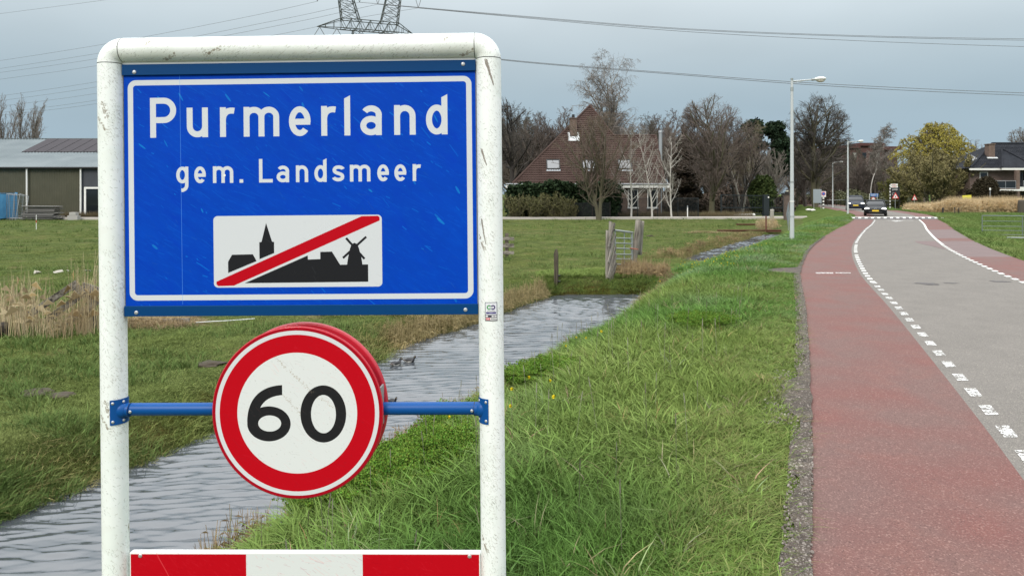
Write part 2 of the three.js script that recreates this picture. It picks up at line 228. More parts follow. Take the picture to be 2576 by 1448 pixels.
// lettering of a road sign, drawn as strokes of one width; x0..x1 is the letter's box, yb the baseline
function glyph(c, ch, x0, x1, yb, xh, cap, sw) {
  const l = x0 + sw / 2, r = x1 - sw / 2, w = r - l, top = yb - xh + sw / 2, bot = yb - sw / 2, mx = (l + r) / 2, my = (top + bot) / 2, ry = (bot - top) / 2, rx = w / 2, k = Math.min(rx * 1.05, ry * .8);
  c.lineWidth = sw; c.lineCap = 'butt'; c.lineJoin = 'miter'; c.beginPath();
  const slantStem = (x, yt, yb) => { c.stroke(); c.beginPath(); c.moveTo(x - sw / 2, yt + sw * .52); c.lineTo(x + sw / 2, yt); c.lineTo(x + sw / 2, yb); c.lineTo(x - sw / 2, yb); c.closePath(); c.fill(); c.beginPath(); };
  const bowl = () => { c.ellipse(mx, my, rx, ry, 0, 0, 6.2832); };
  switch (ch) {
    case 'n': c.moveTo(l, yb); c.lineTo(l, yb - xh); c.moveTo(r, yb); c.lineTo(r, top + k); c.ellipse(mx, top + k, rx, k, 0, 0, Math.PI, true); break;
    case 'u': c.moveTo(r, yb - xh); c.lineTo(r, yb); c.moveTo(l, yb - xh); c.lineTo(l, bot - k); c.ellipse(mx, bot - k, rx, k, 0, Math.PI, 0, true); break;
    case 'm': c.moveTo(l, yb); c.lineTo(l, yb - xh); for (const [a, b] of [[l, mx], [mx, r]]) { c.moveTo(b, yb); c.lineTo(b, top + k * .75); c.ellipse((a + b) / 2, top + k * .75, (b - a) / 2, k * .75, 0, 0, Math.PI, true); } break;
    case 'r': c.moveTo(l, yb); c.lineTo(l, yb - xh); c.moveTo(l, top + xh * .36); c.bezierCurveTo(l, top + xh * .1, l + w * .45, top - sw * .1, x1 - sw * .12, top + sw * .12); break;
    case 'e': c.moveTo(l, my + sw * .1); c.lineTo(r + sw * .45, my + sw * .1); c.moveTo(r, my + sw * .25); c.lineTo(r, my - .02); c.ellipse(mx, my, rx, ry, 0, 0, -Math.PI * 1.76, true); break;
    case 'a': c.moveTo(r, yb); c.lineTo(r, top + k * .8); c.ellipse(mx + w * .02, top + k * .8, rx * .98, k * .8, 0, 0, -Math.PI * .82, true); c.moveTo(r, my + ry * .42); c.ellipse(mx, my + ry * .44, rx, ry * .56, 0, 0, 6.2832); break;
    case 'd': bowl(); slantStem(r, yb - cap, yb); break;
    case 'l': slantStem((x0 + x1) / 2, yb - cap, yb); break;
    case 'g': bowl(); c.moveTo(r, yb - xh); c.lineTo(r, yb + xh * .08); c.bezierCurveTo(r, yb + xh * .32, mx + rx * .4, yb + xh * .4, mx - rx * .25, yb + xh * .42); break;
    case 's': c.moveTo(x1 - sw * .35, top + ry * .36); c.bezierCurveTo(r - w * .1, top - sw * .12, l, top - sw * .12, l, top + ry * .5); c.bezierCurveTo(l, my + ry * .1, r, my - ry * .1, r, bot - ry * .5); c.bezierCurveTo(r, bot + sw * .14, l + w * .1, bot + sw * .12, x0 + sw * .3, bot - ry * .4); break;
    case 'P': { const t = yb - cap + sw / 2, mid = yb - cap * .44, q = (mid - t) / 2; c.moveTo(l, yb); c.lineTo(l, yb - cap); c.moveTo(l, t); c.lineTo(r - q, t); c.ellipse(r - q, t + q, q, q, 0, -Math.PI / 2, Math.PI / 2); c.lineTo(l, mid); break; }
    case 'L': c.moveTo(l, yb - cap); c.lineTo(l, bot); c.lineTo(x1, bot); break;
    case '.': c.stroke(); c.fillRect(x0, yb - sw, x1 - x0, sw); c.beginPath(); break;
  }
  c.stroke();
}
function faceTexture(draw, mmW, mmH, px = 1.7) { return canvasTex(Math.round(mmW * px), Math.round(mmH * px), (c) => { c.scale(px, px); draw(c); }); }
const WHITE = 'rgb(208,211,214)', BLUE = 'rgb(0,64,178)', RED = 'rgb(184,6,24)', BLACK = 'rgb(34,34,36)';
const townFace = faceTexture((c) => {
  const rng = rngOf(21); c.fillStyle = BLUE; c.fillRect(0, 0, 1200, 853);
  for (let i = 0; i < 900; i++) { c.fillStyle = 'rgba(' + (rng() < .5 ? '0,82,205' : '0,46,160') + ',.05)'; c.beginPath(); c.ellipse(rng() * 1200, rng() * 853, 15 + rng() * 60, 6 + rng() * 18, .5 + rng() * .4, 0, 6.3); c.fill(); }
  scratches(c, 1200, 853, 2900, rng, (r) => 'rgba(10,105,210,' + (.09 + .38 * r() * r()) + ')', .55, .5, 46, 1.6);
  scratches(c, 1200, 853, 150, rng, (r) => 'rgba(10,125,215,' + (.2 + .4 * r()) + ')', .62, .7, 30, 3.2);
  for (let i = 0; i < 26; i++) { const x = rng() * 1200, y = rng() * 853; c.fillStyle = 'rgba(20,135,205,' + (.4 + .4 * rng()) + ')'; c.beginPath(); c.ellipse(x, y, 8 + rng() * 10, 2 + rng() * 2.4, .6 + rng() * .7, 0, 6.3); c.fill(); }
  c.strokeStyle = WHITE; c.lineWidth = 18.5; c.beginPath(); c.roundRect(23, 60.5, 1155, 731.5, 19); c.stroke();
  c.strokeStyle = c.fillStyle = WHITE;
  const line = (list, yb, xh, cap, sw) => { for (const [ch, a, b] of list) { c.strokeStyle = c.fillStyle = WHITE; glyph(c, ch, a, b, yb, xh, cap, sw); } };
  line([['P', 90, 180], ['u', 216, 289], ['r', 330, 382], ['m', 411, 533], ['e', 566, 640], ['r', 676, 728], ['l', 755, 775], ['a', 809, 882], ['n', 924, 997], ['d', 1032, 1105]], 248, 101, 136, 20.5);
  line([['g', 178, 220], ['e', 240, 280], ['m', 304, 374], ['.', 395, 408], ['L', 462, 509], ['a', 522, 565], ['n', 588, 630], ['d', 651, 693], ['s', 713, 753], ['m', 772, 842], ['e', 865, 905], ['e', 923, 964], ['r', 985, 1014]], 404, 57, 80, 12);
  // end of built-up area
  c.fillStyle = WHITE; c.beginPath(); c.roundRect(304, 516, 575, 243, 15); c.fill();
  const poly = (p, col) => { c.fillStyle = col; c.beginPath(); p.forEach(([x, y], i) => c[i ? 'lineTo' : 'moveTo']((x - 177) * .622, 516 + (y - 877) * .622)); c.closePath(); c.fill(); };
  poly([[745, 1188], [745, 1127], [767, 1089], [882, 1087], [902, 1124]], BLACK);
  poly([[918, 1114], [918, 1022], [930, 1020], [956, 918], [988, 1019], [999, 1021], [999, 1081]], BLACK);
  poly([[836, 1244], [1183, 1096], [1184, 1118], [1252, 1116], [1252, 1077], [1316, 1076], [1360, 1148], [1398, 1147], [1404, 1110], [1415, 1060], [1424, 1037], [1440, 1029], [1456, 1037], [1464, 1060], [1477, 1110], [1482, 1147], [1513, 1147], [1513, 1241]], BLACK);
  c.strokeStyle = BLACK; c.lineWidth = 7.5; for (const [a, b] of [[[1394, 1003], [1494, 1117]], [[1504, 997], [1376, 1111]]]) { c.beginPath(); c.moveTo((a[0] - 177) * .622, 516 + (a[1] - 877) * .622); c.lineTo((b[0] - 177) * .622, 516 + (b[1] - 877) * .622); c.stroke(); }
  poly([[680, 1235], [1480, 885], [1570, 884], [1578, 892], [1578, 909], [776, 1257], [690, 1259], [680, 1250]], RED);
  // fine pits of the reflecting sheet, scratches from branches and hail
  c.fillStyle = 'rgba(0,30,90,.13)'; for (let y = 2; y < 853; y += 3.1) for (let x = (y / 3.1 & 1) * 1.6; x < 1200; x += 3.2) c.fillRect(x, y, 1.3, 1.3);
  c.strokeStyle = 'rgba(120,170,235,.65)'; c.lineWidth = 1.3; c.beginPath(); c.moveTo(193, 34); c.lineTo(196, 815); c.stroke();
  c.fillStyle = 'rgb(235,235,225)'; c.beginPath(); c.arc(344, 378, 4, 0, 6.3); c.fill();
  scratches(c, 1200, 853, 240, rng, 'rgba(140,140,135,.14)', .6, 1.0, 24, 1.4);
}, 1200, 853);
const discFace = faceTexture((c) => { // 600 mm square with the face at its centre
  const rng = rngOf(33), R = 291, ring = (r, col) => { c.fillStyle = col; c.beginPath(); c.arc(300, 300, r, 0, 6.2832); c.fill(); };
  ring(300, 'rgb(160,8,28)'); ring(R * .968, WHITE); ring(R * .918, RED); ring(R * .709, 'rgb(216,219,219)');
  const k = R / 463, X = (x) => 300 + (x - 1085) * k, Y = (y) => 300 + (y - 548) * k;
  c.fillStyle = BLACK; c.beginPath(); c.ellipse(X(1228), Y(553), 125 * k, 155 * k, 0, 0, 6.2832); c.ellipse(X(1229), Y(554), 68 * k, 104 * k, 0, 0, 6.2832); c.fill('evenodd');
  c.beginPath(); c.ellipse(X(930), Y(606), 119 * k, 95 * k, 0, 0, 6.2832); c.ellipse(X(934), Y(604), 63 * k, 44 * k, 0, 0, 6.2832); c.fill('evenodd');
  c.beginPath(); c.moveTo(X(1004), Y(396)); c.bezierCurveTo(X(885), Y(400), X(811), Y(470), X(811), Y(600)); c.lineTo(X(868), Y(600)); c.bezierCurveTo(X(866), Y(505), X(915), Y(456), X(1004), Y(450)); c.closePath(); c.fill();
  c.fillStyle = 'rgba(80,80,80,.1)'; for (let y = 2; y < 600; y += 3.1) for (let x = (y / 3.1 & 1) * 1.6; x < 600; x += 3.2) c.fillRect(x, y, 1.2, 1.2);
  scratches(c, 600, 600, 700, rng, (r) => r() < .5 ? 'rgba(110,105,95,.12)' : 'rgba(240,120,120,.10)', .55, .9, 24, 1.2);
  for (const [x0, y0, x1, y1, n, col] of [[965, 240, 1170, 440, 90, 'rgba(140,125,105,.30)'], [1010, 450, 1110, 560, 50, 'rgba(140,125,105,.25)'], [1180, 440, 1290, 520, 40, 'rgba(150,130,110,.22)'], [800, 260, 1400, 850, 160, 'rgba(90,90,85,.12)']]) for (let i = 0; i < n; i++) { const t = rng(); c.fillStyle = col; c.beginPath(); c.ellipse(X(lerp(x0, x1, n > 100 ? rng() : t) + (rng() - .5) * 18), Y(lerp(y0, y1, t) + (rng() - .5) * 18), .6 + rng() * 3, .6 + rng() * 1.3, .7, 0, 6.3); c.fill(); }
}, 600, 600);
const barrierFace = faceTexture((c) => {
  const rng = rngOf(44); c.fillStyle = RED; c.fillRect(0, 0, 1200, 330); c.fillStyle = 'rgb(214,217,217)'; c.fillRect(401, 0, 399, 330); c.fillStyle = 'rgb(228,228,226)'; c.fillRect(0, 0, 1200, 4); c.fillRect(0, 0, 3, 330); c.fillRect(1196, 0, 4, 330);
  scratches(c, 1200, 330, 1000, rng, (r) => r() < .6 ? 'rgba(245,110,105,.13)' : 'rgba(120,0,20,.13)', .55, .8, 30, 1.6);
  c.strokeStyle = 'rgba(235,120,115,.45)'; c.lineWidth = 3; c.beginPath(); c.moveTo(92, 0); c.bezierCurveTo(110, 40, 130, 60, 150, 120); c.stroke();
  for (let i = 0; i < 120; i++) { c.fillStyle = 'rgba(100,100,95,.14)'; c.beginPath(); c.arc(rng() * 1200, rng() * 330, .8 + rng() * 2, 0, 6.3); c.fill(); }
}, 1200, 330);
const stickerFace = canvasTex(168, 248, (c) => {
  c.fillStyle = 'rgb(70,70,80)'; c.fillRect(0, 0, 168, 248); c.fillStyle = 'rgb(222,224,230)'; c.beginPath(); c.roundRect(8, 8, 152, 158, 6); c.fill();
  c.lineWidth = 17; c.strokeStyle = 'rgb(84,150,96)'; c.beginPath(); c.arc(58, 68, 24, .6, 5.7); c.stroke(); c.strokeStyle = 'rgb(60,46,98)'; c.beginPath(); c.arc(108, 68, 24, 3.7, 8.8); c.stroke();
  c.fillStyle = 'rgb(120,130,130)'; c.fillRect(56, 64, 54, 6); c.fillStyle = 'rgb(70,70,70)'; c.fillRect(30, 113, 108, 6); c.fillStyle = 'rgb(52,38,108)'; c.fillRect(16, 130, 134, 23); c.fillStyle = 'rgb(170,165,200)'; c.fillRect(60, 140, 42, 4);
  c.fillStyle = 'rgb(225,225,225)'; for (const [x, w] of [[8, 33], [90, 28], [126, 32]]) c.fillRect(x, 175, w, 20); c.fillRect(8, 204, 152, 32); c.fillStyle = 'rgb(205,95,105)'; c.fillRect(14, 206, 56, 28); c.fillStyle = 'rgb(235,190,190)'; c.fillRect(24, 214, 34, 12); c.fillStyle = 'rgb(80,80,80)'; c.fillRect(78, 214, 76, 9);
});
// painted tube: white with green-grey lichen flecks and knocks
const tubeTex = canvasTex(1024, 1024, (c, w, h) => {
  const rng = rngOf(5); c.fillStyle = 'rgb(236,240,238)'; c.fillRect(0, 0, w, h);
  for (let i = 0; i < 260; i++) { c.fillStyle = 'rgba(' + (rng() < .5 ? '212,217,210' : '244,246,244') + ',.12)'; c.beginPath(); c.ellipse(rng() * w, rng() * h, 20 + rng() * 50, 20 + rng() * 90, 0, 0, 6.3); c.fill(); }
  const spots = []; for (let i = 0; i < 60; i++) spots.push([rng() * w, rng() * h, 30 + rng() * 90]);
  for (let i = 0; i < 12500; i++) { const s = spots[Math.floor(rng() * 60)], far = rng() < .35; const x = far ? rng() * w : (s[0] + (rng() - .5) * 2 * s[2] + w) % w, y = far ? rng() * h : (s[1] + (rng() - .5) * 3 * s[2] + h) % h, a = rng() < .7 ? .5 + rng() * .8 : rng() * 3.14, l = 1.2 + rng() * 6.5; c.strokeStyle = 'rgba(' + (rng() < .6 ? '95,98,88' : '120,112,98') + ',' + (.1 + .34 * rng()) + ')'; c.lineWidth = .6 + 1.2 * rng(); c.beginPath(); c.moveTo(x, y); c.quadraticCurveTo(x + Math.cos(a) * l + (rng() - .5) * 6, y + Math.sin(a) * l, x + Math.cos(a) * l * 1.6, y + Math.sin(a) * l * 1.6 + (rng() - .5) * 6); c.stroke(); }
  for (let i = 0; i < 14; i++) { const x = rng() * w, y = rng() * h, a = .9 + rng() * .4; for (let j = 0; j < 34; j++) { const t = rng() * 60; c.fillStyle = 'rgba(128,118,105,.5)'; c.beginPath(); c.ellipse(x + Math.cos(a) * t + (rng() - .5) * 14, y + Math.sin(a) * t, 1 + rng() * 4, 1 + rng() * 2, a, 0, 6.3); c.fill(); } }
});
M.tube = phys(1, 1, 1, .45, { map: tubeTex });
M.strip = phys(.0, .045, .16, .5, { specularIntensity: .3 });
M.rail = phys(.002, .07, .27, .4, { specularIntensity: .5 });
M.rivet = std(.55, .56, .57, .35, { metalness: .6 });
M.whiteEdge = std(.75, .76, .76, .5);
M.redRim = phys(.5, .012, .03, .4, { clearcoat: .3 });
M.dark = std(.02, .02, .022, .6);
M.greyBack = std(.36, .37, .38, .5, { metalness: .4 });
{
  const roll = .0098, yaw = .022, D = 2.4, P0 = at(754, 474.8, D);
  const U0 = V3(Math.cos(yaw), 0, Math.sin(yaw)), V0 = V3(0, 1, 0), N = U0.clone().cross(V0);
  const U = U0.clone().multiplyScalar(Math.cos(roll)).addScaledVector(V0, Math.sin(roll)), Vv = N.clone().cross(U);
  const base = 1.5, s = thing('town_sign', 'white tube frame with blue Purmerland town sign, 60 disc and red-white board', 'road sign', P0.clone().addScaledVector(Vv, -base));
  s.quaternion.setFromRotationMatrix(new THREE.Matrix4().makeBasis(U, Vv, N));
  const r = .0418, px = .6432, ty = base + .4755, bend = .0475;
  const tube = (len, u0) => { const g = new THREE.CylinderGeometry(r, r, len, 40, 1, true); const uv = g.attributes.uv; for (let i = 0; i < uv.count; i++) uv.setXY(i, uv.getX(i) * .275 + u0, uv.getY(i) * len); return g; };
  for (const sx of [-1, 1]) {
    part('post', tube(ty - bend + .35, sx * .3).rotateY(sx < 0 ? 2 : .4).translate(sx * px, (ty - bend - .35) / 2, 0), M.tube, s);
    const el = new THREE.TorusGeometry(bend, r, 32, 20, Math.PI / 2); if (sx < 0) el.rotateY(Math.PI); const uv = el.attributes.uv; for (let i = 0; i < uv.count; i++) uv.setXY(i, uv.getY(i) * .275 + .37, uv.getX(i) * .08 + .5);
    part('elbow', el.translate(sx * (px - bend), ty - bend, 0), M.tube, s);
    // hairline seams of the elbow
    part('seam', merge([new THREE.CylinderGeometry(r + .0004, r + .0004, .0022, 40, 1, true).translate(sx * px, ty - bend + .002, 0), new THREE.CylinderGeometry(r + .0004, r + .0004, .0022, 40, 1, true).rotateZ(Math.PI / 2).translate(sx * (px - bend + .002), ty, 0)]), M.dark, s);
  }
  part('top_tube', tube(2 * (px - bend), .62).rotateY(1.2).rotateZ(Math.PI / 2).translate(0, ty, 0), M.tube, s);
  const board = part('sign_board', rbx(1.2, .853, .03, .003, 0, base, -.012), M.greyBack, s); tag(board, 'blue board reading Purmerland gem. Landsmeer with a crossed-out town');
  part('sign_face', new THREE.PlaneGeometry(1.196, .85).translate(0, base, .0045), phys(1, 1, 1, .6, { map: townFace, specularIntensity: .15 }), board);
  part('edge_strip', rbx(1.2, .037, .012, .0015, 0, base + .408, .006), M.strip, board);
  part('edge_strip', rbx(1.2, .035, .012, .0015, 0, base - .4085, .006), M.strip, board);
  part('white_edge', bx(1.197, .007, .02, 0, base + .4302, -.001), M.whiteEdge, board);
  const rv = (x, y, z, parent, k = 1) => { const g = new THREE.LatheGeometry([[0, .003], [.002, .003], [.0024, .0022], [.0036, .0028], [.0058, .0022], [.0068, 0]].map(([a, b]) => new THREE.Vector2(a * k, b * k)), 14).rotateX(Math.PI / 2).translate(x, y, z); return part('rivet', g, M.rivet, parent); };
  for (const [x, y] of [[-.557, .4], [.558, .412], [-.558, -.413], [.558, -.41]]) rv(x, base + y, .012, board);
  // cross rail with its two clamps
  const ry = base - .743; const rail = part('cross_rail', new THREE.CylinderGeometry(.0212, .0212, 1.2, 28).rotateZ(Math.PI / 2).translate(0, ry, 0), M.rail, s);
  for (const sx of [-1, 1]) {
    const shell = new THREE.CylinderGeometry(r + .0026, r + .0026, .084, 28, 1, true, sx < 0 ? .22 : -1.75 - .22, 1.75); // part way round the post's front
    const clamp = part('clamp', merge([shell.translate(sx * px, ry, 0), new THREE.CylinderGeometry(.0226, .0226, .08, 24).rotateZ(Math.PI / 2).translate(sx * (px - .018), ry, .006), new THREE.SphereGeometry(.027, 20, 12).scale(1, 1, .8).translate(sx * (px - .03), ry, .014)]), M.rail, rail);
    for (const [a, y] of [[.42, .031], [.42, -.031], [1.2, .031], [1.2, -.031]]) { const g = new THREE.SphereGeometry(.005, 10, 6).scale(1, 1, .5).translate(0, 0, r + .003).rotateY(-sx * a).translate(sx * px, ry + y, 0); part('rivet', g, M.rivet, rail); }
    part('seam', new THREE.CylinderGeometry(.0229, .0229, .002, 24, 1, true).rotateZ(Math.PI / 2).translate(sx * (px - .058), ry, .0055), M.dark, rail); rv(sx * (px - .066), ry - .002, .0225, rail, .8);
  }
  // round speed sign, a plate on each side of the rail
  const dx = -.0015, R = .2835, disc = part('speed_sign', new THREE.LatheGeometry([[0, .0], [R - .02, 0], [R, .001], [R + .0025, .003], [R + .003, .008], [R, .012], [R - .004, .022], [R - .03, .022]].map(([a, b]) => new THREE.Vector2(a, -b)), 96).rotateX(Math.PI / 2).translate(dx, ry, .046), M.redRim, s); tag(disc, 'round white speed sign reading 60 with red ring');
  const cf = new THREE.CircleGeometry(R - .001, 96); part('sign_face', cf.translate(dx, ry, .047), phys(1, 1, 1, .6, { map: discFace, specularIntensity: .15 }), disc);
  { const uv = cf.attributes.uv, k = 291 / 300; for (let i = 0; i < uv.count; i++) uv.setXY(i, .5 + (uv.getX(i) - .5) * k, .5 + (uv.getY(i) - .5) * k); }
  part('back_plate', new THREE.LatheGeometry([[0, .022], [R - .006, .022], [R, .018], [R + .003, .008], [R, 0], [0, 0]].map(([a, b]) => new THREE.Vector2(a, b)), 96).rotateX(Math.PI / 2).translate(dx, ry, -.05), M.redRim, disc);
  for (const gq of [bx(.09, .16, .05, dx - .2, ry, 0), bx(.09, .16, .05, dx + .2, ry, 0), bx(.006, .13, .05, dx + R - .012, ry + .01, -.004)]) part('spacer', gq, M.greyBack, disc);
  // red and white board
  const by = base - 1.2288 - .165, bb = part('barrier_board', rbx(1.194, .33, .024, .002, .003, by, -.009), M.whiteEdge, s); tag(bb, 'red and white barred board below the speed sign');
  part('sign_face', new THREE.PlaneGeometry(1.192, .329).translate(.003, by, .0035), phys(1, 1, 1, .6, { map: barrierFace, specularIntensity: .15 }), bb);
  for (const x of [-.557, .563]) rv(x, by + .155, .0036, bb);
  // sticker on the right post
  const st = new THREE.CylinderGeometry(r + .0007, r + .0007, .0618, 12, 1, true, -.5, 1.0).rotateY(.06).translate(px, base - .412 - .0, 0);
  part('sticker', st, std(1, 1, 1, .4, { map: stickerFace }), s);
  // scuffs of scraped paint on the right post
  const shell = (a0, a1, y0, y1) => new THREE.CylinderGeometry(r + .0003, r + .0003, y1 - y0, 10, 1, true, a0, a1 - a0).translate(px, (y0 + y1) / 2, 0);
  const scuff = canvasTex(128, 256, (c) => { const rng = rngOf(70); c.fillStyle = '#000'; c.fillRect(0, 0, 128, 256); for (let i = 0; i < 420; i++) { const t = rng(), x = 22 + t * 84 + (rng() - .5) * 34 * (1 - t), y = 18 + t * 215 + (rng() - .5) * 30; c.strokeStyle = 'rgba(255,255,255,' + (.4 + .6 * rng()) + ')'; c.lineWidth = 1 + rng() * 4 * (1 - t * .7); c.beginPath(); c.moveTo(x, y); c.lineTo(x + 4 + rng() * 8, y + 10 + rng() * 18); c.stroke(); } }, false);
  const sm = std(.27, .24, .21, .8, { alphaMap: scuff, transparent: true }); for (const q of [shell(-.35, .55, base + .335, base + .428), shell(-.75, -.1, base + .07, base + .13), shell(-.8, -.25, base - .19, base - .1)]) part('scuff', q, sm, s);
}

// ------------------------------------------------------------------ buildings
const brickTex = (seed, a, b) => dataTex(512, (u, v) => { const row = Math.floor(v * 32), off = (row % 2) * .5, cx = u * 10 + off, col = Math.floor(cx); const h = hash(col, row, seed), fx = cx - col, fy = v * 32 - row; const n = tf(u, v, 8, seed, 5); let c = mixc(a, b, h).map((x) => x * (1 + n * .3)); if (fx < .06 || fy < .16) c = [.16, .15, .135]; return c; });
T.brick = brickTex(3, [.115, .072, .055], [.17, .105, .08]);
T.brickDark = brickTex(6, [.085, .052, .042], [.125, .078, .062]);
const streaky = (a, b, s = 1, seed = 2) => dataTex(256, (u, v) => { const n = tf(u, v, 6, seed, 5), m = .5 + tf(u * 1, v * .25, 32, seed + 4, 3); return mixc(a, b, .5 + n * s * .8 + (m - .5) * .5); });
M.brick = std(1, 1, 1, .9, { map: T.brick }); M.brickDark = std(1, 1, 1, .9, { map: T.brickDark });
M.white = std(.74, .74, .71, .6); M.glass = phys(.012, .015, .018, .05, { specularIntensity: 1 }); M.darkFrame = std(.03, .032, .035, .5);
M.zinc = std(.33, .35, .37, .5, { metalness: .4 }); M.black = std(.012, .012, .013, .6); M.lead = std(.5, .52, .53, .6);
M.coated = phys(.012, .015, .018, .04, { ior: 2.33, specularIntensity: 1, clearcoat: 1, clearcoatRoughness: .03 });
// a field of roof tiles: rows stepped over one another, each row waved; xr(t) gives its ends
function tiledField(O, ex, es, en, t0, t1, xr, row = .33, tile = .26, amp = .05, step = .075, per = 4) {
  const pos = [], idx = [], N = Math.round((t1 - t0) / row), rng = rngOf(Math.round(t0 * 100 + t1 * 10)); let o = 0;
  const P = (x, t, h) => { const p = O.clone().addScaledVector(ex, x).addScaledVector(es, t).addScaledVector(en, h); pos.push(p.x, p.y, p.z); };
  for (let i = 0; i < N; i++) {
    const a = lerp(t0, t1, i / N), b = lerp(t0, t1, (i + 1) / N) + .03, [a0, a1] = xr(a), [b0, b1] = xr(Math.min(b, t1)); const n = Math.max(2, Math.ceil((a1 - a0) / tile * per)), jit = (rng() - .5) * .012;
    for (const [t, l, r, h] of [[a, a0, a1, 0], [a, a0, a1, step + jit], [b, b0, b1, .004]]) for (let j = 0; j <= n; j++) { const x = lerp(l, r, j / n), w = h === 0 ? 0 : amp * (.5 + .5 * Math.sin(x / tile * 6.283 + .3)); P(x, t, h + w); }
    for (let k = 0; k < 2; k++) for (let j = 0; j < n; j++) { const q = o + k * (n + 1) + j; idx.push(q, q + 1, q + n + 1, q + 1, q + n + 2, q + n + 1); }
    o += 3 * (n + 1);
  }
  const g = new THREE.BufferGeometry(); g.setAttribute('position', new THREE.Float32BufferAttribute(pos, 3)); g.setIndex(idx); return uvMetres(g, 3);
}
T.tile = dataTex(256, (u, v) => { const n = tf(u, v, 6, 14, 5), f = tf(u, v, 48, 19, 3); return mixc([.054, .035, .03], [.082, .054, .047], .5 + n * .8 + f * .6); });
T.tileDark = dataTex(256, (u, v) => { const n = tf(u, v, 6, 24, 5), f = tf(u, v, 48, 29, 3); return mixc([.014, .016, .021], [.028, .031, .038], .5 + n * .8 + f * .6); });
M.tile = phys(1, 1, 1, .9, { map: T.tile, specularIntensity: .2 }); M.tileDark = phys(1, 1, 1, .85, { map: T.tileDark, specularIntensity: .25 });
function windowPart(parent, x, y, z, w, h, frame = M.white, pane = M.glass, t = .07, mull = 1) {
  const f = part('window', merge([bx(w + .02, t, .1, x, y + h / 2 - t / 2, z), bx(w + .02, t, .1, x, y - h / 2 + t / 2, z), bx(t, h - 2 * t, .1, x - w / 2 + t / 2, y, z), bx(t, h - 2 * t, .1, x + w / 2 - t / 2, y, z), ...(mull > 1 ? [bx(t * .8, h - 2 * t, .08, x, y, z)] : [])]), frame, parent);
  part('pane', bx(w - 2 * t, h - 2 * t, .02, x, y, z - .02), pane, f); return f;
}
{ // farmhouse with its tall pyramid roof and lower wing
  const O = V3(9.04, MEADOW - .1, -74), g = thing('farmhouse', 'brown brick farmhouse with tall plum tiled pyramid roof beyond the meadow', 'farmhouse', O);
  const ey = 3.55, sl = 1.122, n = Math.hypot(1, sl), TR = 8.2 * n, RW_ = 4.8 * n; const es = V3(0, sl / n, -1 / n), en = V3(0, 1 / n, sl / n), ex = V3(1, 0, 0), o = V3(0, ey, 0);
  const roof = part('roof', tiledField(o, ex, es, en, 0, RW_, (t) => [-9 * (1 - t / TR), 6.9]), M.tile, g);
  part('roof_slope', tiledField(o, ex, es, en, RW_, TR - .05, (t) => [-9 * (1 - t / TR), 5.5 * (1 - t / TR)]), M.tile, roof);
  const apex = V3(0, ey + 8.2 * sl, -8.2), c = [V3(-9, ey, 0), V3(5.5, ey, 0), V3(5.5, ey, -16.4), V3(-9, ey, -16.4)];
  part('roof_slope', quads([[c[3], c[0], apex, apex], [c[1], c[2], apex, apex], [c[2], c[3], apex, apex]], (p) => [p.z / 3, p.y / 3]), M.tile, roof);
  part('roof_slope', quads([[V3(0, ey + 4.8 * sl, -4.8), V3(6.9, ey + 4.8 * sl, -4.8), V3(6.9, ey, -9.6), V3(0, ey, -9.6)]], (p) => [p.x / 3, p.y / 3]), M.tile, roof);
  const cap = (a, b) => part('ridge_tiles', rod(a.clone().addScaledVector(UP, .06), b.clone().addScaledVector(UP, .06), .13, 8), M.tile, roof); cap(c[0], apex); cap(apex, V3(2.28, ey + 4.8 * sl, -4.8)); cap(V3(2.28, ey + 4.8 * sl, -4.8), V3(6.92, ey + 4.8 * sl, -4.8)); cap(V3(6.92, ey + .05, 0), V3(6.92, ey + 4.8 * sl, -4.8));
  part('fascia', bx(17.2, .34, .08, -1.1, ey - .2, .06), M.white, g);
  part('gutter', rod(V3(-9.7, ey + .02, .14), V3(7.4, ey + .02, .14), .07, 8), M.zinc, g);
  part('wall', uvMetres(merge([bx(15.4, ey - .3, 15, -1.05, (ey - .3) / 2, -8)]), 2.2), M.brick, g);
  part('gable_wall', uvMetres(quads([[V3(6.75, 0, -.4), V3(6.75, 0, -9.2), V3(6.75, ey, -9.4), V3(6.75, ey, -.2)], [V3(6.75, ey, -.2), V3(6.75, ey, -9.4), V3(6.75, ey + 4.6 * sl, -4.8), V3(6.75, ey + 4.6 * sl, -4.8)]]), 2.2), M.brick, g);
  for (const x of [3.66, 5.7]) { const w = windowPart(g, x, 2.05, -.44, 1.08, 1.95, M.white, M.glass, .09); part('sill', bx(1.2, .08, .2, x, 1.04, -.4), M.lead, w); }
  for (const [x, i] of [[-4.64, 0], [-.83, 1], [3.02, 2]]) {
    const t = 1.845 * n, P = (dx, dt, h) => o.clone().addScaledVector(ex, x + dx).addScaledVector(es, t + dt).addScaledVector(en, h);
    const fr = part('skylight', merge([bar(P(-.66, -.66, .12), P(-.66, .66, .12), .1, .14), bar(P(.66, -.66, .12), P(.66, .66, .12), .1, .14), bar(P(-.71, .66, .12), P(.71, .66, .12), .1, .14), bar(P(-.71, -.66, .12), P(.71, -.66, .12), .1, .14)]), M.darkFrame, g);
    part('pane', quads([[P(-.61, -.61, .13), P(.61, -.61, .13), P(.61, .61, .13), P(-.61, .61, .13)]]), M.coated, fr);
    part('flashing', quads([[P(-.75, -.95, .1), P(.75, -.95, .1), P(.75, -.7, .1), P(-.75, -.7, .1)]]), M.zinc, fr);
  }
  const ch = part('chimney', uvMetres(bx(.76, 2.6, .76, -2.2, 9.6, -5.2), 2.2), M.brick, g);
  part('chimney_cap', bx(.9, .12, .9, -2.2, 10.95, -5.2), M.brickDark, ch); part('chimney_pot', cyl(.17, .15, .4, 12, -2.2, 11.0, -5.2), M.black, ch);
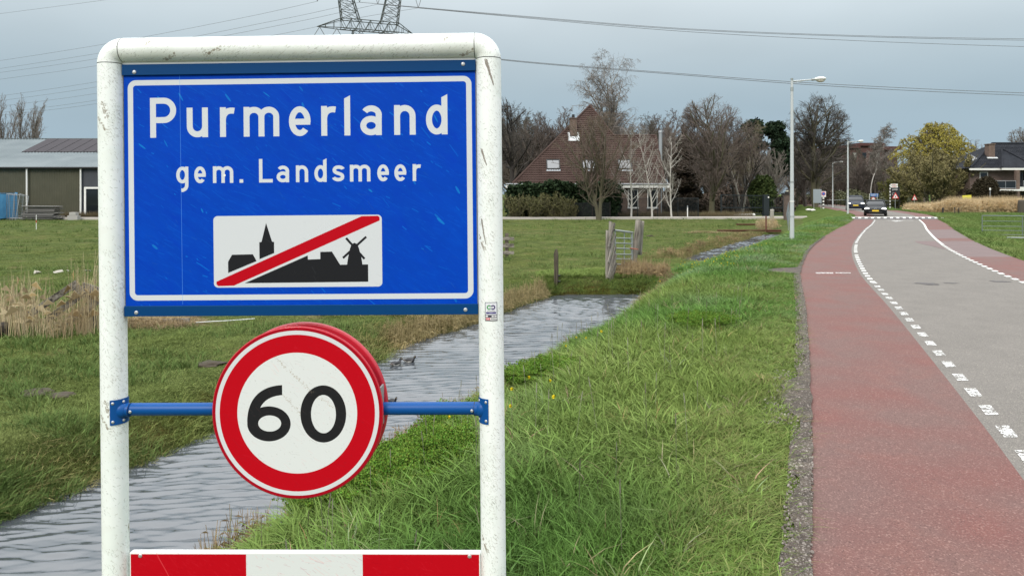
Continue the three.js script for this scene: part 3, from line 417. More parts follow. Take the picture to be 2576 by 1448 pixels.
  const P = (dx, dt, h) => o.clone().addScaledVector(ex, -2.2 + dx).addScaledVector(es, 4.75 * n + dt).addScaledVector(en, h);
  part('flashing', quads([[P(-.62, -.75, .12), P(.62, -.75, .12), P(.62, -.05, .12), P(-.62, -.05, .12)], [P(-.62, -.05, .12), P(-.4, -.05, .12), P(-.4, .6, .12), P(-.62, .6, .12)], [P(.4, -.05, .12), P(.62, -.05, .12), P(.62, .6, .12), P(.4, .6, .12)]]), M.lead, ch);
  part('flue', merge([cyl(.19, .19, 5.4, 14, 7.12, 3.9, -3.2), cyl(.24, .2, .25, 14, 7.12, 9.2, -3.2)]), M.zinc, g);
  part('downpipe', cyl(.05, .05, 3.2, 8, 6.6, 0, -.3), M.zinc, g);
}
function corrugated(w, h, period, amp, per = 4) { const n = Math.round(w / period * per), g = new THREE.PlaneGeometry(w, h, n, 1), p = g.attributes.position; for (let i = 0; i < p.count; i++) p.setZ(i, amp * Math.sin(p.getX(i) / period * 6.283)); g.computeVertexNormals(); return g; }
{ // long barn
  const O = V3(-41.5, MEADOW - .05, -70), g = thing('barn', 'long dark green barn with grey corrugated roof and solar panels', 'barn', O);
  const ey = 5.09, W = 42, ry = 8.5, rz = -8.5, sl = Math.atan2(ry - ey, 8.5), len = Math.hypot(ry - ey, 8.5 + .3);
  M.barnGreen = std(1, 1, 1, .7, { map: streaky([.05, .05, .028], [.068, .066, .04], .6, 31) }); M.barnRoof = phys(1, 1, 1, .85, { map: streaky([.15, .178, .19], [.21, .24, .252], .7, 35), specularIntensity: .25 });
  part('wall', corrugated(W / 2 - 1.0, ey, .24, .022).translate(-W / 4 - .5, ey / 2, 0), M.barnGreen, g);
  part('wall', uvMetres(bx(W / 2 + 1, ey, .1, W / 4 - .5 + .02, ey / 2, -.02), 2), std(1, 1, 1, .6, { map: streaky([.035, .04, .05], [.05, .056, .068], .6, 33) }), g);
  part('wall', bx(W, ey, .2, 0, ey / 2, -17), M.barnGreen, g); for (const s of [-1, 1]) part('wall', bx(.2, ey, 16.8, s * (W / 2 - .1), ey / 2, -8.5), M.barnGreen, g);
  const rf = part('roof', corrugated(W + .6, len, .34, .05).rotateX(-Math.PI / 2 + sl).translate(0, (ey + ry) / 2 + .05, rz / 2 + .15), M.barnRoof, g);
  part('roof_slope', corrugated(W + .6, len, .26, .03, 2).rotateX(Math.PI / 2 - sl).translate(0, (ey + ry) / 2 + .05, rz * 1.5 - .15), M.barnRoof, rf);
  part('ridge_cap', bx(W + .6, .06, .5, 0, ry + .1, rz), M.barnRoof, rf);
  part('gutter', rbx(W + .6, .16, .16, .04, 0, ey - .03, .36), M.black, g);
  for (const x of [-47.75, -42.45]) part('downpipe', cyl(.085, .085, ey - .1, 10, x - O.x, 0, .2), M.white, g);
  const px = phys(.045, .04, .046, .6, { specularIntensity: .25 }), pg = new THREE.BoxGeometry(1.19, .05, 4.5);
  for (let r = 0; r < 1; r++) for (let i = 0; i < 20; i++) { const t = 3.98 + 2.12, p = part('solar_panel', pg, px, rf); p.rotation.x = sl; p.position.set(-51.2 + .64 + i * 1.27 - O.x, ey + t * (ry - ey) / 8.5 + .17, -t); }
  const dx = -40.5 - O.x, fr = part('door', merge([bx(.18, 3.0, .14, dx - 1.55, 1.5, .1), bx(.18, 3.0, .14, dx + 1.55, 1.5, .1), bx(3.28, .18, .14, dx, 3.08, .1)]), M.white, g); part('pane', bx(2.92, 2.98, .03, dx, 1.5, .09), M.glass, fr);
}
{ // blue container
  const O = V3(-50.25, MEADOW, -66.5), g = thing('shipping_container', 'light blue corrugated shipping container in front of the green barn', 'container', O); const m = std(1, 1, 1, .55, { map: streaky([.07, .27, .52], [.11, .36, .62], .8, 41) });
  const n = 20, side = []; for (let i = 0; i < n; i++) { const x = -2.9 + i * .29; side.push(bx(.16, 2.25, .05, x + .14, 1.3, 1.19)); } part('side_panel', merge([bx(5.8, 2.3, 2.3, 0, 1.3, 0), ...side]), m, g);
  part('frame', merge([bx(6.06, .14, .12, 0, .2, 1.2), bx(6.06, .12, .12, 0, 2.5, 1.2), ...[-1, 1].flatMap((s) => [bx(.16, 2.5, .16, s * 2.95, 1.33, 1.17), bx(.16, 2.5, .16, s * 2.95, 1.33, -1.17)]), bx(5.9, .04, 2.3, 0, 2.5, 0)]), m, g);
  for (const s of [-1, 1]) for (const y of [.15, 2.5]) part('corner_casting', bx(.2, .14, .2, s * 2.95, y, 1.18), m, g);
}
{ // mesh fence panels stacked on edge beside the container
  for (let k = 0; k < 4; k++) { const O = V3(-47.05 + k * .36, MEADOW, -66.2 + k * .12), g = thing('leaning_fence', ['grey mesh fence panel upright beside the blue container', 'second mesh fence panel from the blue container', 'third mesh fence panel from the blue container, leaning', 'mesh fence panel nearest the board stack, leaning right'][k], 'fence panel', O); g.rotation.z = [.0, .03, -.06, -.14][k]; g.rotation.y = .25 * k;
    part('frame', merge([rod(V3(-.1, 0, 0), V3(-.1, 2.5, 0), .03), rod(V3(.6, 0, 0), V3(.6, 2.35, 0), .03), rod(V3(-.1, 2.45, 0), V3(.6, 2.3, 0), .03), rod(V3(-.1, .2, 0), V3(.6, .2, 0), .03)]), M.zinc, g); const w = []; for (let i = 1; i < 6; i++) w.push(rod(V3(-.1 + i * .116, .2, 0), V3(-.1 + i * .116, 2.4, 0), .009, 3)); for (let i = 1; i < 9; i++) w.push(rod(V3(-.1, .2 + i * .25, 0), V3(.6, .2 + i * .25, 0), .009, 3)); tag(part('wire_mesh', merge(w), std(.12, .17, .17, .6), g), null, null, null, 'stuff'); }
}
{ // stack of grey boards and the blocks at its end
  const O = V3(-44.0, MEADOW, -66.5), g = thing('board_stack', 'stack of weathered grey boards in front of the green barn', 'board stack', O), rng = rngOf(12), ms = [std(.16, .155, .15, .9), std(.21, .205, .2, .9), std(.1, .098, .095, .9)];
  for (let i = 0; i < 16; i++) part('board', bx(2.6 + rng() * 1.3 - (i > 11 ? .5 : 0), .055, .9, (rng() - .5) * .7, .12 + i * .078, (rng() - .5) * .3, (rng() - .5) * .05, 0, (rng() - .5) * .025), ms[Math.floor(rng() * 3)], g);
  part('pallet', merge([bx(2.8, .06, .14, 0, .06, .3), bx(2.8, .06, .14, 0, .06, -.3)]), ms[2], g);
  [[-40.95, 0, .95, .42, 'wide pale concrete block at the right foot of the board stack'], [-40.95, .43, .62, .3, 'small pale concrete block on top of the wide one']].forEach(([x, y, w, h, l]) => tag(part('concrete_block', rbx(w, h, .5, .02, 0, h / 2, 0), std(.36, .35, .33, .9)), l, 'block').position.set(x, MEADOW + y, -66.3));
}
{ // villa at the right edge
  const O = V3(73, -.45, -95), g = thing('villa', 'brown brick villa with dark tiled hipped roof and balconies', 'house', O); const ey = 5.72, L = -11.6, R = 14, rise = 3.62, run = 5, n = Math.hypot(run, rise), es = V3(0, rise / n, -run / n), en = V3(0, run / n, rise / n), ex = V3(1, 0, 0);
  const roof = part('roof', tiledField(V3(0, ey, 0), ex, es, en, 0, n, (t) => [L + 6.3 * t / n, R], .36, .3, .03, .05, 3), M.tileDark, g);
  const a = V3(L, ey, 0), b = V3(L + 6.3, ey + rise, -run), d = V3(L, ey, -10); part('roof_slope', quads([[d, a, b, b], [d, V3(R, ey, -10), V3(R, ey + rise, -run), b]], (p) => [p.z / 3, p.y / 3]), M.tileDark, roof);
  for (const [p, q] of [[a, b], [b, V3(R, ey + rise, -run)]]) part('ridge_tiles', rod(p.clone().addScaledVector(UP, .08), q.clone().addScaledVector(UP, .08), .14, 8), M.tileDark, roof);
  const bl = V3(-7.75, ey, .6), br = V3(-2.9, ey, .6), ba = V3(-5.3, ey + 2.75, -3.0), bk = V3(-5.3, ey + 2.75, -4.6); part('roof_bay', quads([[bl, br, ba, ba], [V3(-7.75, ey, -4), bl, ba, bk], [br, V3(-2.9, ey, -4), bk, ba]], (p) => [p.x / 3, p.y / 3]), M.tileDark, roof); for (const p of [bl, br]) part('ridge_tiles', rod(p.clone().addScaledVector(UP, .06), ba.clone().addScaledVector(UP, .06), .12, 8), M.tileDark, roof);
  part('fascia', merge([bx(R - L + .4, .26, .1, (R + L) / 2, ey - .14, .12), bx(5.2, .26, .1, -5.3, ey - .139, .72)]), M.white, g);
  part('wall', uvMetres(bx(R - L - 1, ey - .2, 9, (R + L) / 2, (ey - .2) / 2, -5.4), 2.2), M.brickDark, g);
  const ch = part('chimney', uvMetres(bx(.85, 2.2, .85, -7.45, ey + 2.2, -2.3), 2.2), M.brick, g); part('chimney_cap', bx(1.0, .12, 1.0, -7.45, ey + 3.36, -2.3), M.brick, ch); part('flashing', bx(1.4, .1, .3, -7.45, ey + 1.45, -1.75, 0, .6), M.lead, ch);
  part('skylight', bx(.7, .06, 1.0, -9.6, ey + 1.5, -2.7, 0, .62, .5), M.coated, roof);
  windowPart(g, -9.25, 4.75, -.85, 1.1, .95, M.white); windowPart(g, -4.1, 4.2, -.85, 2.0, 2.2, M.darkFrame, M.glass, .1, 2); windowPart(g, -9.0, 1.4, -.85, 1.8, 1.9, M.darkFrame, M.glass, .1, 2); windowPart(g, -4.3, 1.3, -.85, 2.4, 2.2, M.darkFrame, M.glass, .1, 2); windowPart(g, 0, 4.2, -.85, 2, 2.2, M.darkFrame, M.glass, .1, 2);
  const slab = part('balcony', merge([bx(9.5, .22, 2.2, -4.9, 2.78, .1), bx(2.6, .4, .12, -4.5, 3.0, 1.15)]), M.white, g);
  const rail = []; for (const [x0, x1] of [[-9, -6.3], [-5.3, -2.6], [-2.2, .4]]) { rail.push(rod(V3(x0, 4.0, 1.1), V3(x1, 4.0, 1.1), .035), rod(V3(x0, 3.05, 1.1), V3(x1, 3.05, 1.1), .03)); for (const x of [x0, (x0 + x1) / 2, x1]) rail.push(rod(V3(x, 2.9, 1.1), V3(x, 4, 1.1), .03)); } part('railing', merge(rail), M.zinc, slab); part('railing_glass', bx(2.6, .85, .02, -7.6, 3.5, 1.08), M.glass, slab);
  for (const x of [-6.0, -2.3]) part('column', uvMetres(bx(.46, ey - .3, .46, x, (ey - .3) / 2, .9), 2.2), M.brick, g);
}
{ // flat-roofed brick block in the distance
  const O = V3(85, -.6, -170), g = thing('apartment_block', 'dark red brick flat roofed block far behind the bare trees', 'apartment block', O); const m = std(.1, .05, .044, .9), r = std(.085, .034, .031, .9);
  part('wall', merge([bx(5.8, 13.4, 12, -4.7, 6.7, -6), bx(5.6, 14.0, 12.02, 1.0, 7, -6), bx(3.6, 13.2, 11.9, 5.6, 6.6, -6.1)]), m, g);
  part('roof', merge([bx(6.4, .6, 13, -4.9, 13.7, -6), bx(6.2, .7, 13.1, 1.0, 14.3, -6), bx(4.6, .8, 13, 6.0, 13.4, -6)]), r, g);
  for (let f = 0; f < 4; f++) for (const x of [-6.4, -4.6, -2.9, -.6, 1.2, 2.6, 4.8, 6.3]) { const w = part('window', bx(1.0, 1.3, .1, x, 3 + f * 2.9, .06), M.darkFrame, g); part('pane', bx(.84, 1.12, .02, x, 3 + f * 2.9, .12), (f + Math.round(x)) % 3 ? M.glass : std(.45, .44, .4, .6), w); }
}

// ------------------------------------------------------------------ trees
class Sticks { // tapered prisms gathered into one geometry
  constructor() { this.p = []; this.n = []; this.i = []; }
  seg(a, b, r0, r1, k) {
    const d = b.clone().sub(a).normalize(), u = Math.abs(d.y) > .9 ? V3(1, 0, 0) : V3(0, 1, 0), s = u.clone().cross(d).normalize(), t = d.clone().cross(s), o = this.p.length / 3;
    for (const [c, r] of [[a, r0], [b, r1]]) for (let j = 0; j < k; j++) { const an = j / k * 6.2832, x = Math.cos(an), y = Math.sin(an), nx = s.x * x + t.x * y, ny = s.y * x + t.y * y, nz = s.z * x + t.z * y; this.p.push(c.x + nx * r, c.y + ny * r, c.z + nz * r); this.n.push(nx, ny, nz); }
    for (let j = 0; j < k; j++) { const e = (j + 1) % k; this.i.push(o + j, o + e, o + k + j, o + e, o + k + e, o + k + j); }
  }
  build() { const g = new THREE.BufferGeometry(); g.setAttribute('position', new THREE.BufferAttribute(new Float32Array(this.p), 3)); g.setAttribute('normal', new THREE.BufferAttribute(new Float32Array(this.n), 3)); g.setIndex(this.i); return g; }
}
class Leaves { // small folded leaf faces
  constructor() { this.p = []; this.c = []; }
  add(c, s, rng, tone, asp = .5, hang = 0) {
    const a = V3(rng() - .5, rng() - .5 - hang, rng() - .5).normalize().multiplyScalar(s), b = V3(rng() - .5, rng() - .5, rng() - .5).cross(a).normalize().multiplyScalar(s * asp);
    const q = [c.x, c.y, c.z, c.x + a.x * .5 + b.x, c.y + a.y * .5 + b.y, c.z + a.z * .5 + b.z, c.x + a.x, c.y + a.y, c.z + a.z, c.x + a.x * .5 - b.x, c.y + a.y * .5 - b.y, c.z + a.z * .5 - b.z];
    for (const i of [0, 1, 2, 0, 2, 3]) this.p.push(q[3 * i], q[3 * i + 1], q[3 * i + 2]); for (let i = 0; i < 6; i++) this.c.push(...tone);
  }
  build() { const g = new THREE.BufferGeometry(); g.setAttribute('position', new THREE.BufferAttribute(new Float32Array(this.p), 3)); g.setAttribute('color', new THREE.BufferAttribute(new Float32Array(this.c), 3)); g.computeVertexNormals(); return g; }
}
function grow(P, seed) {
  const rng = rngOf(seed), trunk = new Sticks(), crown = new Sticks(), leaves = P.leaf ? new Leaves() : null, r3 = () => V3(rng() - .5, rng() - .5, rng() - .5).multiplyScalar(2);
  const last = P.kids.length, env = P.env, out = (p) => { if (!env) return false; const q = Math.hypot(p.x / env[1], (p.y - env[0]) / (p.y > env[0] ? env[2] : env[3] ?? env[2]), p.z / env[1]); return q > 1 + .16 * noise3(p.x * 1.1 + seed, p.y * 1.1, p.z * 1.1); };
  const branch = (p, dir, len, r, lev) => {
    const n = P.segs[lev], st = len / n, rEnd = lev >= last ? r * .5 : r * (P.taper?.[lev] ?? .35); let a = p.clone(), d = dir.clone();
    for (let i = 0; i < n; i++) {
      d.addScaledVector(r3(), P.wig[lev]).addScaledVector(UP, P.trop[lev] * (lev ? 1 : .2)).normalize(); const b = a.clone().addScaledVector(d, st);
      if (lev && out(b)) return;
      const f0 = i / n, f1 = (i + 1) / n, ra = Math.max(P.min ?? .007, lerp(r, rEnd, f0)), rb = Math.max(P.min ?? .007, lerp(r, rEnd, f1));
      (lev <= (P.trunkLevels ?? 1) ? trunk : crown).seg(a, b, ra, rb, [8, 6, 4, 3, 3, 3][lev]);
      if (leaves && lev >= last - (P.leafLevels ?? 0)) for (let k = 0; k < P.leaf.n; k++) { const t = rng(); leaves.add(a.clone().lerp(b, t), P.leaf.s * (.6 + .8 * rng()), rng, P.leaf.tone(rng, b), P.leaf.asp ?? .5, P.leaf.hang ?? 0); }
      if (lev < last && f1 > P.from[lev]) { const q = P.kids[lev] / (n * (1 - P.from[lev])), c = Math.floor(q) + (rng() < q % 1 ? 1 : 0); for (let k = 0; k < c; k++) { const t = rng(), az = rng() * 6.2832, an = P.ang[lev] * (.75 + .5 * rng()), s = V3(0, 1, 0).cross(d); if (s.length() < .1) s.set(1, 0, 0); s.normalize().applyAxisAngle(d, az); const cd = d.clone().applyAxisAngle(s, an), at0 = a.clone().lerp(b, t), f = lerp(f0, f1, t); branch(at0, cd, len * P.len[lev] * (lev ? 1 - .45 * f : (P.shape ? P.shape(f) : 1 - .5 * f)) * (.7 + .6 * rng()), Math.min(lerp(r, rEnd, f) * .75, r * (P.rad?.[lev] ?? .45)), lev + 1); } }
      a = b;
    }
  };
  const stems = P.stems ?? 1; for (let s = 0; s < stems; s++) { const an = s / stems * 6.283 + (P.turn ?? 0), o = P.spread ?? 0; branch(V3(Math.cos(an) * o * .3, -.15, Math.sin(an) * o * .3), V3(Math.cos(an) * o + (rng() - .5) * o, 1, Math.sin(an) * o).normalize(), P.h * (1 - .15 * rng() * (stems > 1 ? 1 : 0)), P.r * (stems > 1 ? .7 + .5 * rng() : 1), 0); }
  return { trunk: trunk.build(), crown: crown.build(), leaves: leaves?.build() };
}
T.bark = dataTex(256, (u, v) => { const n = tf(u, v * .3, 24, 3, 4), m = tf(u, v, 5, 9, 4); return mixc([.05, .043, .034], [.115, .102, .083], .5 + n * .9 + m * .4); });
T.birch = dataTex(256, (u, v) => { const n = tf(u * .3, v, 30, 13, 3), m = tf(u, v, 6, 4, 3); return mixc([.42, .4, .37], [.05, .045, .04], (n - .16) * 5 + m * .3); });
M.bark = std(.075, .065, .052, .95); M.barkGreen = std(.095, .088, .055, .95); M.barkDark = std(.035, .03, .027, .95); M.twig = std(.15, .118, .095, .95); M.twigRed = std(.145, .115, .098, .95); M.twigDark = std(.075, .066, .058, .95); M.twigGrey = std(.2, .175, .155, .95); M.birchBark = std(.48, .46, .42, .85); M.birchGrey = std(.25, .23, .2, .9); M.twigYellow = std(.2, .17, .06, .9); M.twigOlive = std(.15, .135, .075, .9);
M.leafVC = phys(1, 1, 1, .85, { vertexColors: true, specularIntensity: .2 });
function tree(name, label, cat, pos, P, seed, barkM, twigM, group) {
  const g = thing(name, label, cat, pos, 0, group), k = grow(P, seed);
  part('trunk', k.trunk, barkM, g); if (k.crown.index.count) tag(part('crown', k.crown, twigM, g), null, null, null, 'stuff'); if (k.leaves) tag(part('foliage', k.leaves, M.leafVC, g), null, null, null, 'stuff'); return g;
}
const foot = (px, d, level = MEADOW) => V3((px - CX) / F * d, level, -d);
const tall = (py, d, level = MEADOW) => H - (py - HY) / F * d - level;      // height of a thing whose top is seen at py
const round = (h, w, base = .3) => ({ env: [h * (base + (1 - base) * .52), w, h * (1 - base) * .49, h * (1 - base) * .56] });
// a broad bare tree
const broad = (h, w, o = {}) => ({ h: h * .96, r: h * .026, segs: [9, 6, 4, 3, 2], wig: [.1, .2, .3, .35, .4], trop: [.1, .12, .08, .05, .05], kids: [15, 9, 7, 7], from: [.26, .2, .15, .1], ang: [.75, .7, .75, .8], len: [.62, .5, .48, .5], rad: [.42, .42, .45, .5], shape: (f) => 1.15 - .55 * f, taper: [.12, .2, .3, .4], min: .0085, ...round(h, w), ...o });
{
  let d = 82; tree('bare_tree', 'large round-headed bare tree with thick trunk left of the sliding gate', 'tree', foot(1790, d), broad(tall(240, d), 4.7, { segs: [9, 7, 4, 3, 2], kids: [19, 9, 8, 8], from: [.2, .12, .1, .1], len: [.72, .52, .5, .5], taper: [.1, .2, .3, .4], ...round(tall(240, d), 4.7, .12) }), 11, M.barkGreen, M.twigRed);
  d = 84; tree('bare_tree', 'second bare tree, lower and redder, right of the large round one', 'tree', foot(1858, d), broad(tall(300, d), 3.6, { kids: [15, 9, 7, 7], stems: 2, spread: .2, r: .2 }), 14, M.barkDark, M.twigRed);
  d = 78; tree('bare_tree', 'dark bare tree against the sky beside the white post of the sign', 'tree', foot(1283, d), broad(tall(246, d), 2.9, { kids: [22, 9, 7, 6], ang: [.95, .8, .8, .8], from: [.2, .1, .1, .1], trop: [.05, .1, .1, .1, .1], min: .012 }), 17, M.barkDark, M.twigDark);
  d = 67; tree('twin_trunk_tree', 'tall bare tree with twin trunks in front of the farmhouse', 'tree', foot(1507, d), broad(tall(292, d), 4.3, { stems: 2, spread: .17, turn: .3, r: .19, kids: [11, 6, 5, 3], from: [.22, .15, .1, .1], ang: [.55, .6, .7, .8], len: [.62, .55, .5, .5], rad: [.5, .45, .45, .5], ...round(tall(285, d), 5.2, .02), leaf: { n: 1, s: .045, tone: (r) => mixc([.16, .09, .04], [.13, .12, .05], r()) } }), 23, M.barkGreen, M.twig);
  d = 98; tree('weeping_birch', 'tall weeping bare birch rising behind the farmhouse roof', 'tree', foot(1562, d), broad(tall(192, d), 3.3, { kids: [19, 9, 8, 6], ang: [.6, .7, .8, .9], trop: [.05, .12, -.06, -.25, -.4], len: [.5, .5, .5, .7], env: null, from: [.25, .2, .1, .1], shape: (f) => 1.1 - .6 * f }), 29, M.birchGrey, M.twigGrey);
  d = 70; const birch = (px, top, seed, label) => tree('young_birch', label, 'tree', foot(px, d), { h: tall(top, d), r: .1, segs: [10, 6, 4, 2], wig: [.07, .13, .2, .3], trop: [.05, .09, .05, 0], kids: [17, 7, 5], from: [.18, .2, .2], ang: [.8, .6, .6], len: [.42, .42, .45], rad: [.3, .4, .5], shape: (f) => 1.1 - .75 * f, min: .008, taper: [.1, .3, .3, .3] }, seed, M.birchBark, M.birchGrey, 'young white birches before the farmhouse');
  birch(1588, 345, 31, 'leftmost of three young white birches before the farmhouse'); birch(1641, 335, 32, 'middle one of three young white birches before the farmhouse'); birch(1690, 352, 37, 'young white birch standing clear right of the farmhouse');
  d = 97; tree('tall_tree', 'tall spreading bare tree just right of the near street lamp', 'tree', foot(2052, d, -.3), broad(tall(238, d, -.3), 4.9, { ...round(tall(238, d, -.3), 4.9, .16), stems: 2, spread: .045, r: .36, kids: [17, 9, 7, 6], from: [.26, .15, .1, .1], trop: [.1, .04, .02, .02, .02], ang: [.8, .7, .7, .8], len: [.58, .5, .48, .5] }), 41, M.barkGreen, M.twigDark);
  d = 88; tree('grey_tree', 'pale grey multi-stemmed bare tree beside the brick gate pillar', 'tree', foot(1938, d), { h: tall(392, d), r: .13, stems: 6, spread: .2, segs: [7, 4, 3, 2], wig: [.12, .2, .3, .3], trop: [.1, .1, .1, .1], kids: [9, 7, 6], from: [.35, .2, .1], ang: [.4, .5, .6], len: [.4, .45, .5], min: .012 }, 43, M.birchGrey, M.twigGrey);
  d = 92; tree('grey_tree', 'greenish bare birch pair between the round tree and the pine', 'tree', foot(1868, d), { h: tall(330, d), r: .14, stems: 2, spread: .14, segs: [8, 5, 4, 2, 2], wig: [.1, .2, .3, .3, .3], trop: [.1, .08, -.02, -.1, -.2], kids: [13, 8, 7, 5], from: [.4, .2, .1, .1], ang: [.6, .6, .7, .7], len: [.4, .5, .5, .6], min: .009 }, 47, M.birchGrey, M.twigOlive);
  d = 128; tree('crooked_birch', 'crooked white-stemmed birch behind the two cars', 'tree', foot(2198, d), { h: tall(332, d), r: .1, stems: 1, segs: [12, 5, 4, 3, 2], wig: [.2, .25, .3, .3, .3], trop: [.5, .1, -.05, -.2, -.3], kids: [17, 8, 7, 4], from: [.45, .2, .1, .1], ang: [.7, .7, .7, .7], len: [.35, .5, .5, .6], min: .013, trunkLevels: 0 }, 53, M.birchBark, M.twigGrey);
  d = 130; tree('bare_tree', 'bare tree half out of the frame behind the villa roof', 'tree', foot(2585, d), broad(tall(318, d), 5, {}), 59, M.bark, M.twig);
  d = 125; tree('bare_tree', 'small bare tree between the willow and the villa roof', 'tree', foot(2452, d), broad(tall(352, d), 2.6, { kids: [13, 8, 6, 5] }), 61, M.bark, M.twigGrey);
  d = 95; tree('pollard_tree', 'bare upright tree behind the roof of the green barn', 'tree', foot(24, d), { h: tall(263, 95), r: .15, stems: 11, spread: .3, segs: [8, 5, 4, 3], wig: [.07, .12, .2, .3], trop: [.1, .2, .15, .1], kids: [15, 8, 6], from: [.3, .1, .1], ang: [.35, .45, .55], len: [.34, .42, .5], rad: [.4, .5, .5], min: .011, trunkLevels: 0 }, 67, M.bark, M.twigGrey);
}
{ // willows right of the road
  let d = 112; tree('willow', 'tall yellow-green weeping willow behind the olive willow bush', 'tree', foot(2362, d, -.4), { h: 12.4, r: .4, segs: [6, 6, 5, 5], wig: [.1, .16, .2, .1], trop: [.1, .1, .0, -.32], kids: [24, 11, 7], from: [.3, .25, .2], ang: [.75, .8, .8], len: [.62, .5, .62], rad: [.4, .4, .4], shape: (f) => 1.2 - .5 * f, min: .01, env: [6.4, 6.9, 6.9, 7], leaf: { n: 5, s: .2, asp: .24, hang: .6, tone: (r) => mixc([.27, .23, .045], [.37, .33, .075], r()) } }, 71, M.bark, M.twigYellow);
  d = 100; tree('willow', 'broad olive brown willow bush above the reeds', 'tree', foot(2348, d, -.4), { h: 10.4, r: .13, stems: 15, spread: .72, segs: [7, 5, 4, 3], wig: [.09, .14, .2, .25], trop: [.1, .16, .12, .05], kids: [12, 10, 7], from: [.15, .1, .1], ang: [.42, .5, .6], len: [.4, .42, .5], min: .012, env: [4.0, 5.9, 5.2, 5], leaf: { n: 3, s: .14, asp: .35, tone: (r) => mixc([.2, .178, .08], [.28, .25, .12], r()) } }, 73, M.barkGreen, M.twigOlive);
  d = 108; tree('willow', 'low green-brown willow clump left of the large willow', 'tree', foot(2258, d, -.4), { h: 5.0, r: .1, stems: 7, spread: .5, segs: [6, 4, 3, 2], wig: [.1, .16, .2, .25], trop: [.1, .16, .1, .05], kids: [10, 8, 6], from: [.15, .1, .1], ang: [.45, .5, .6], len: [.42, .42, .5], min: .012, env: [2.8, 3.0, 2.6, 3], leaf: { n: 2, s: .13, asp: .35, tone: (r) => mixc([.11, .115, .035], [.15, .15, .05], r()) } }, 79, M.barkGreen, M.twigOlive);
}
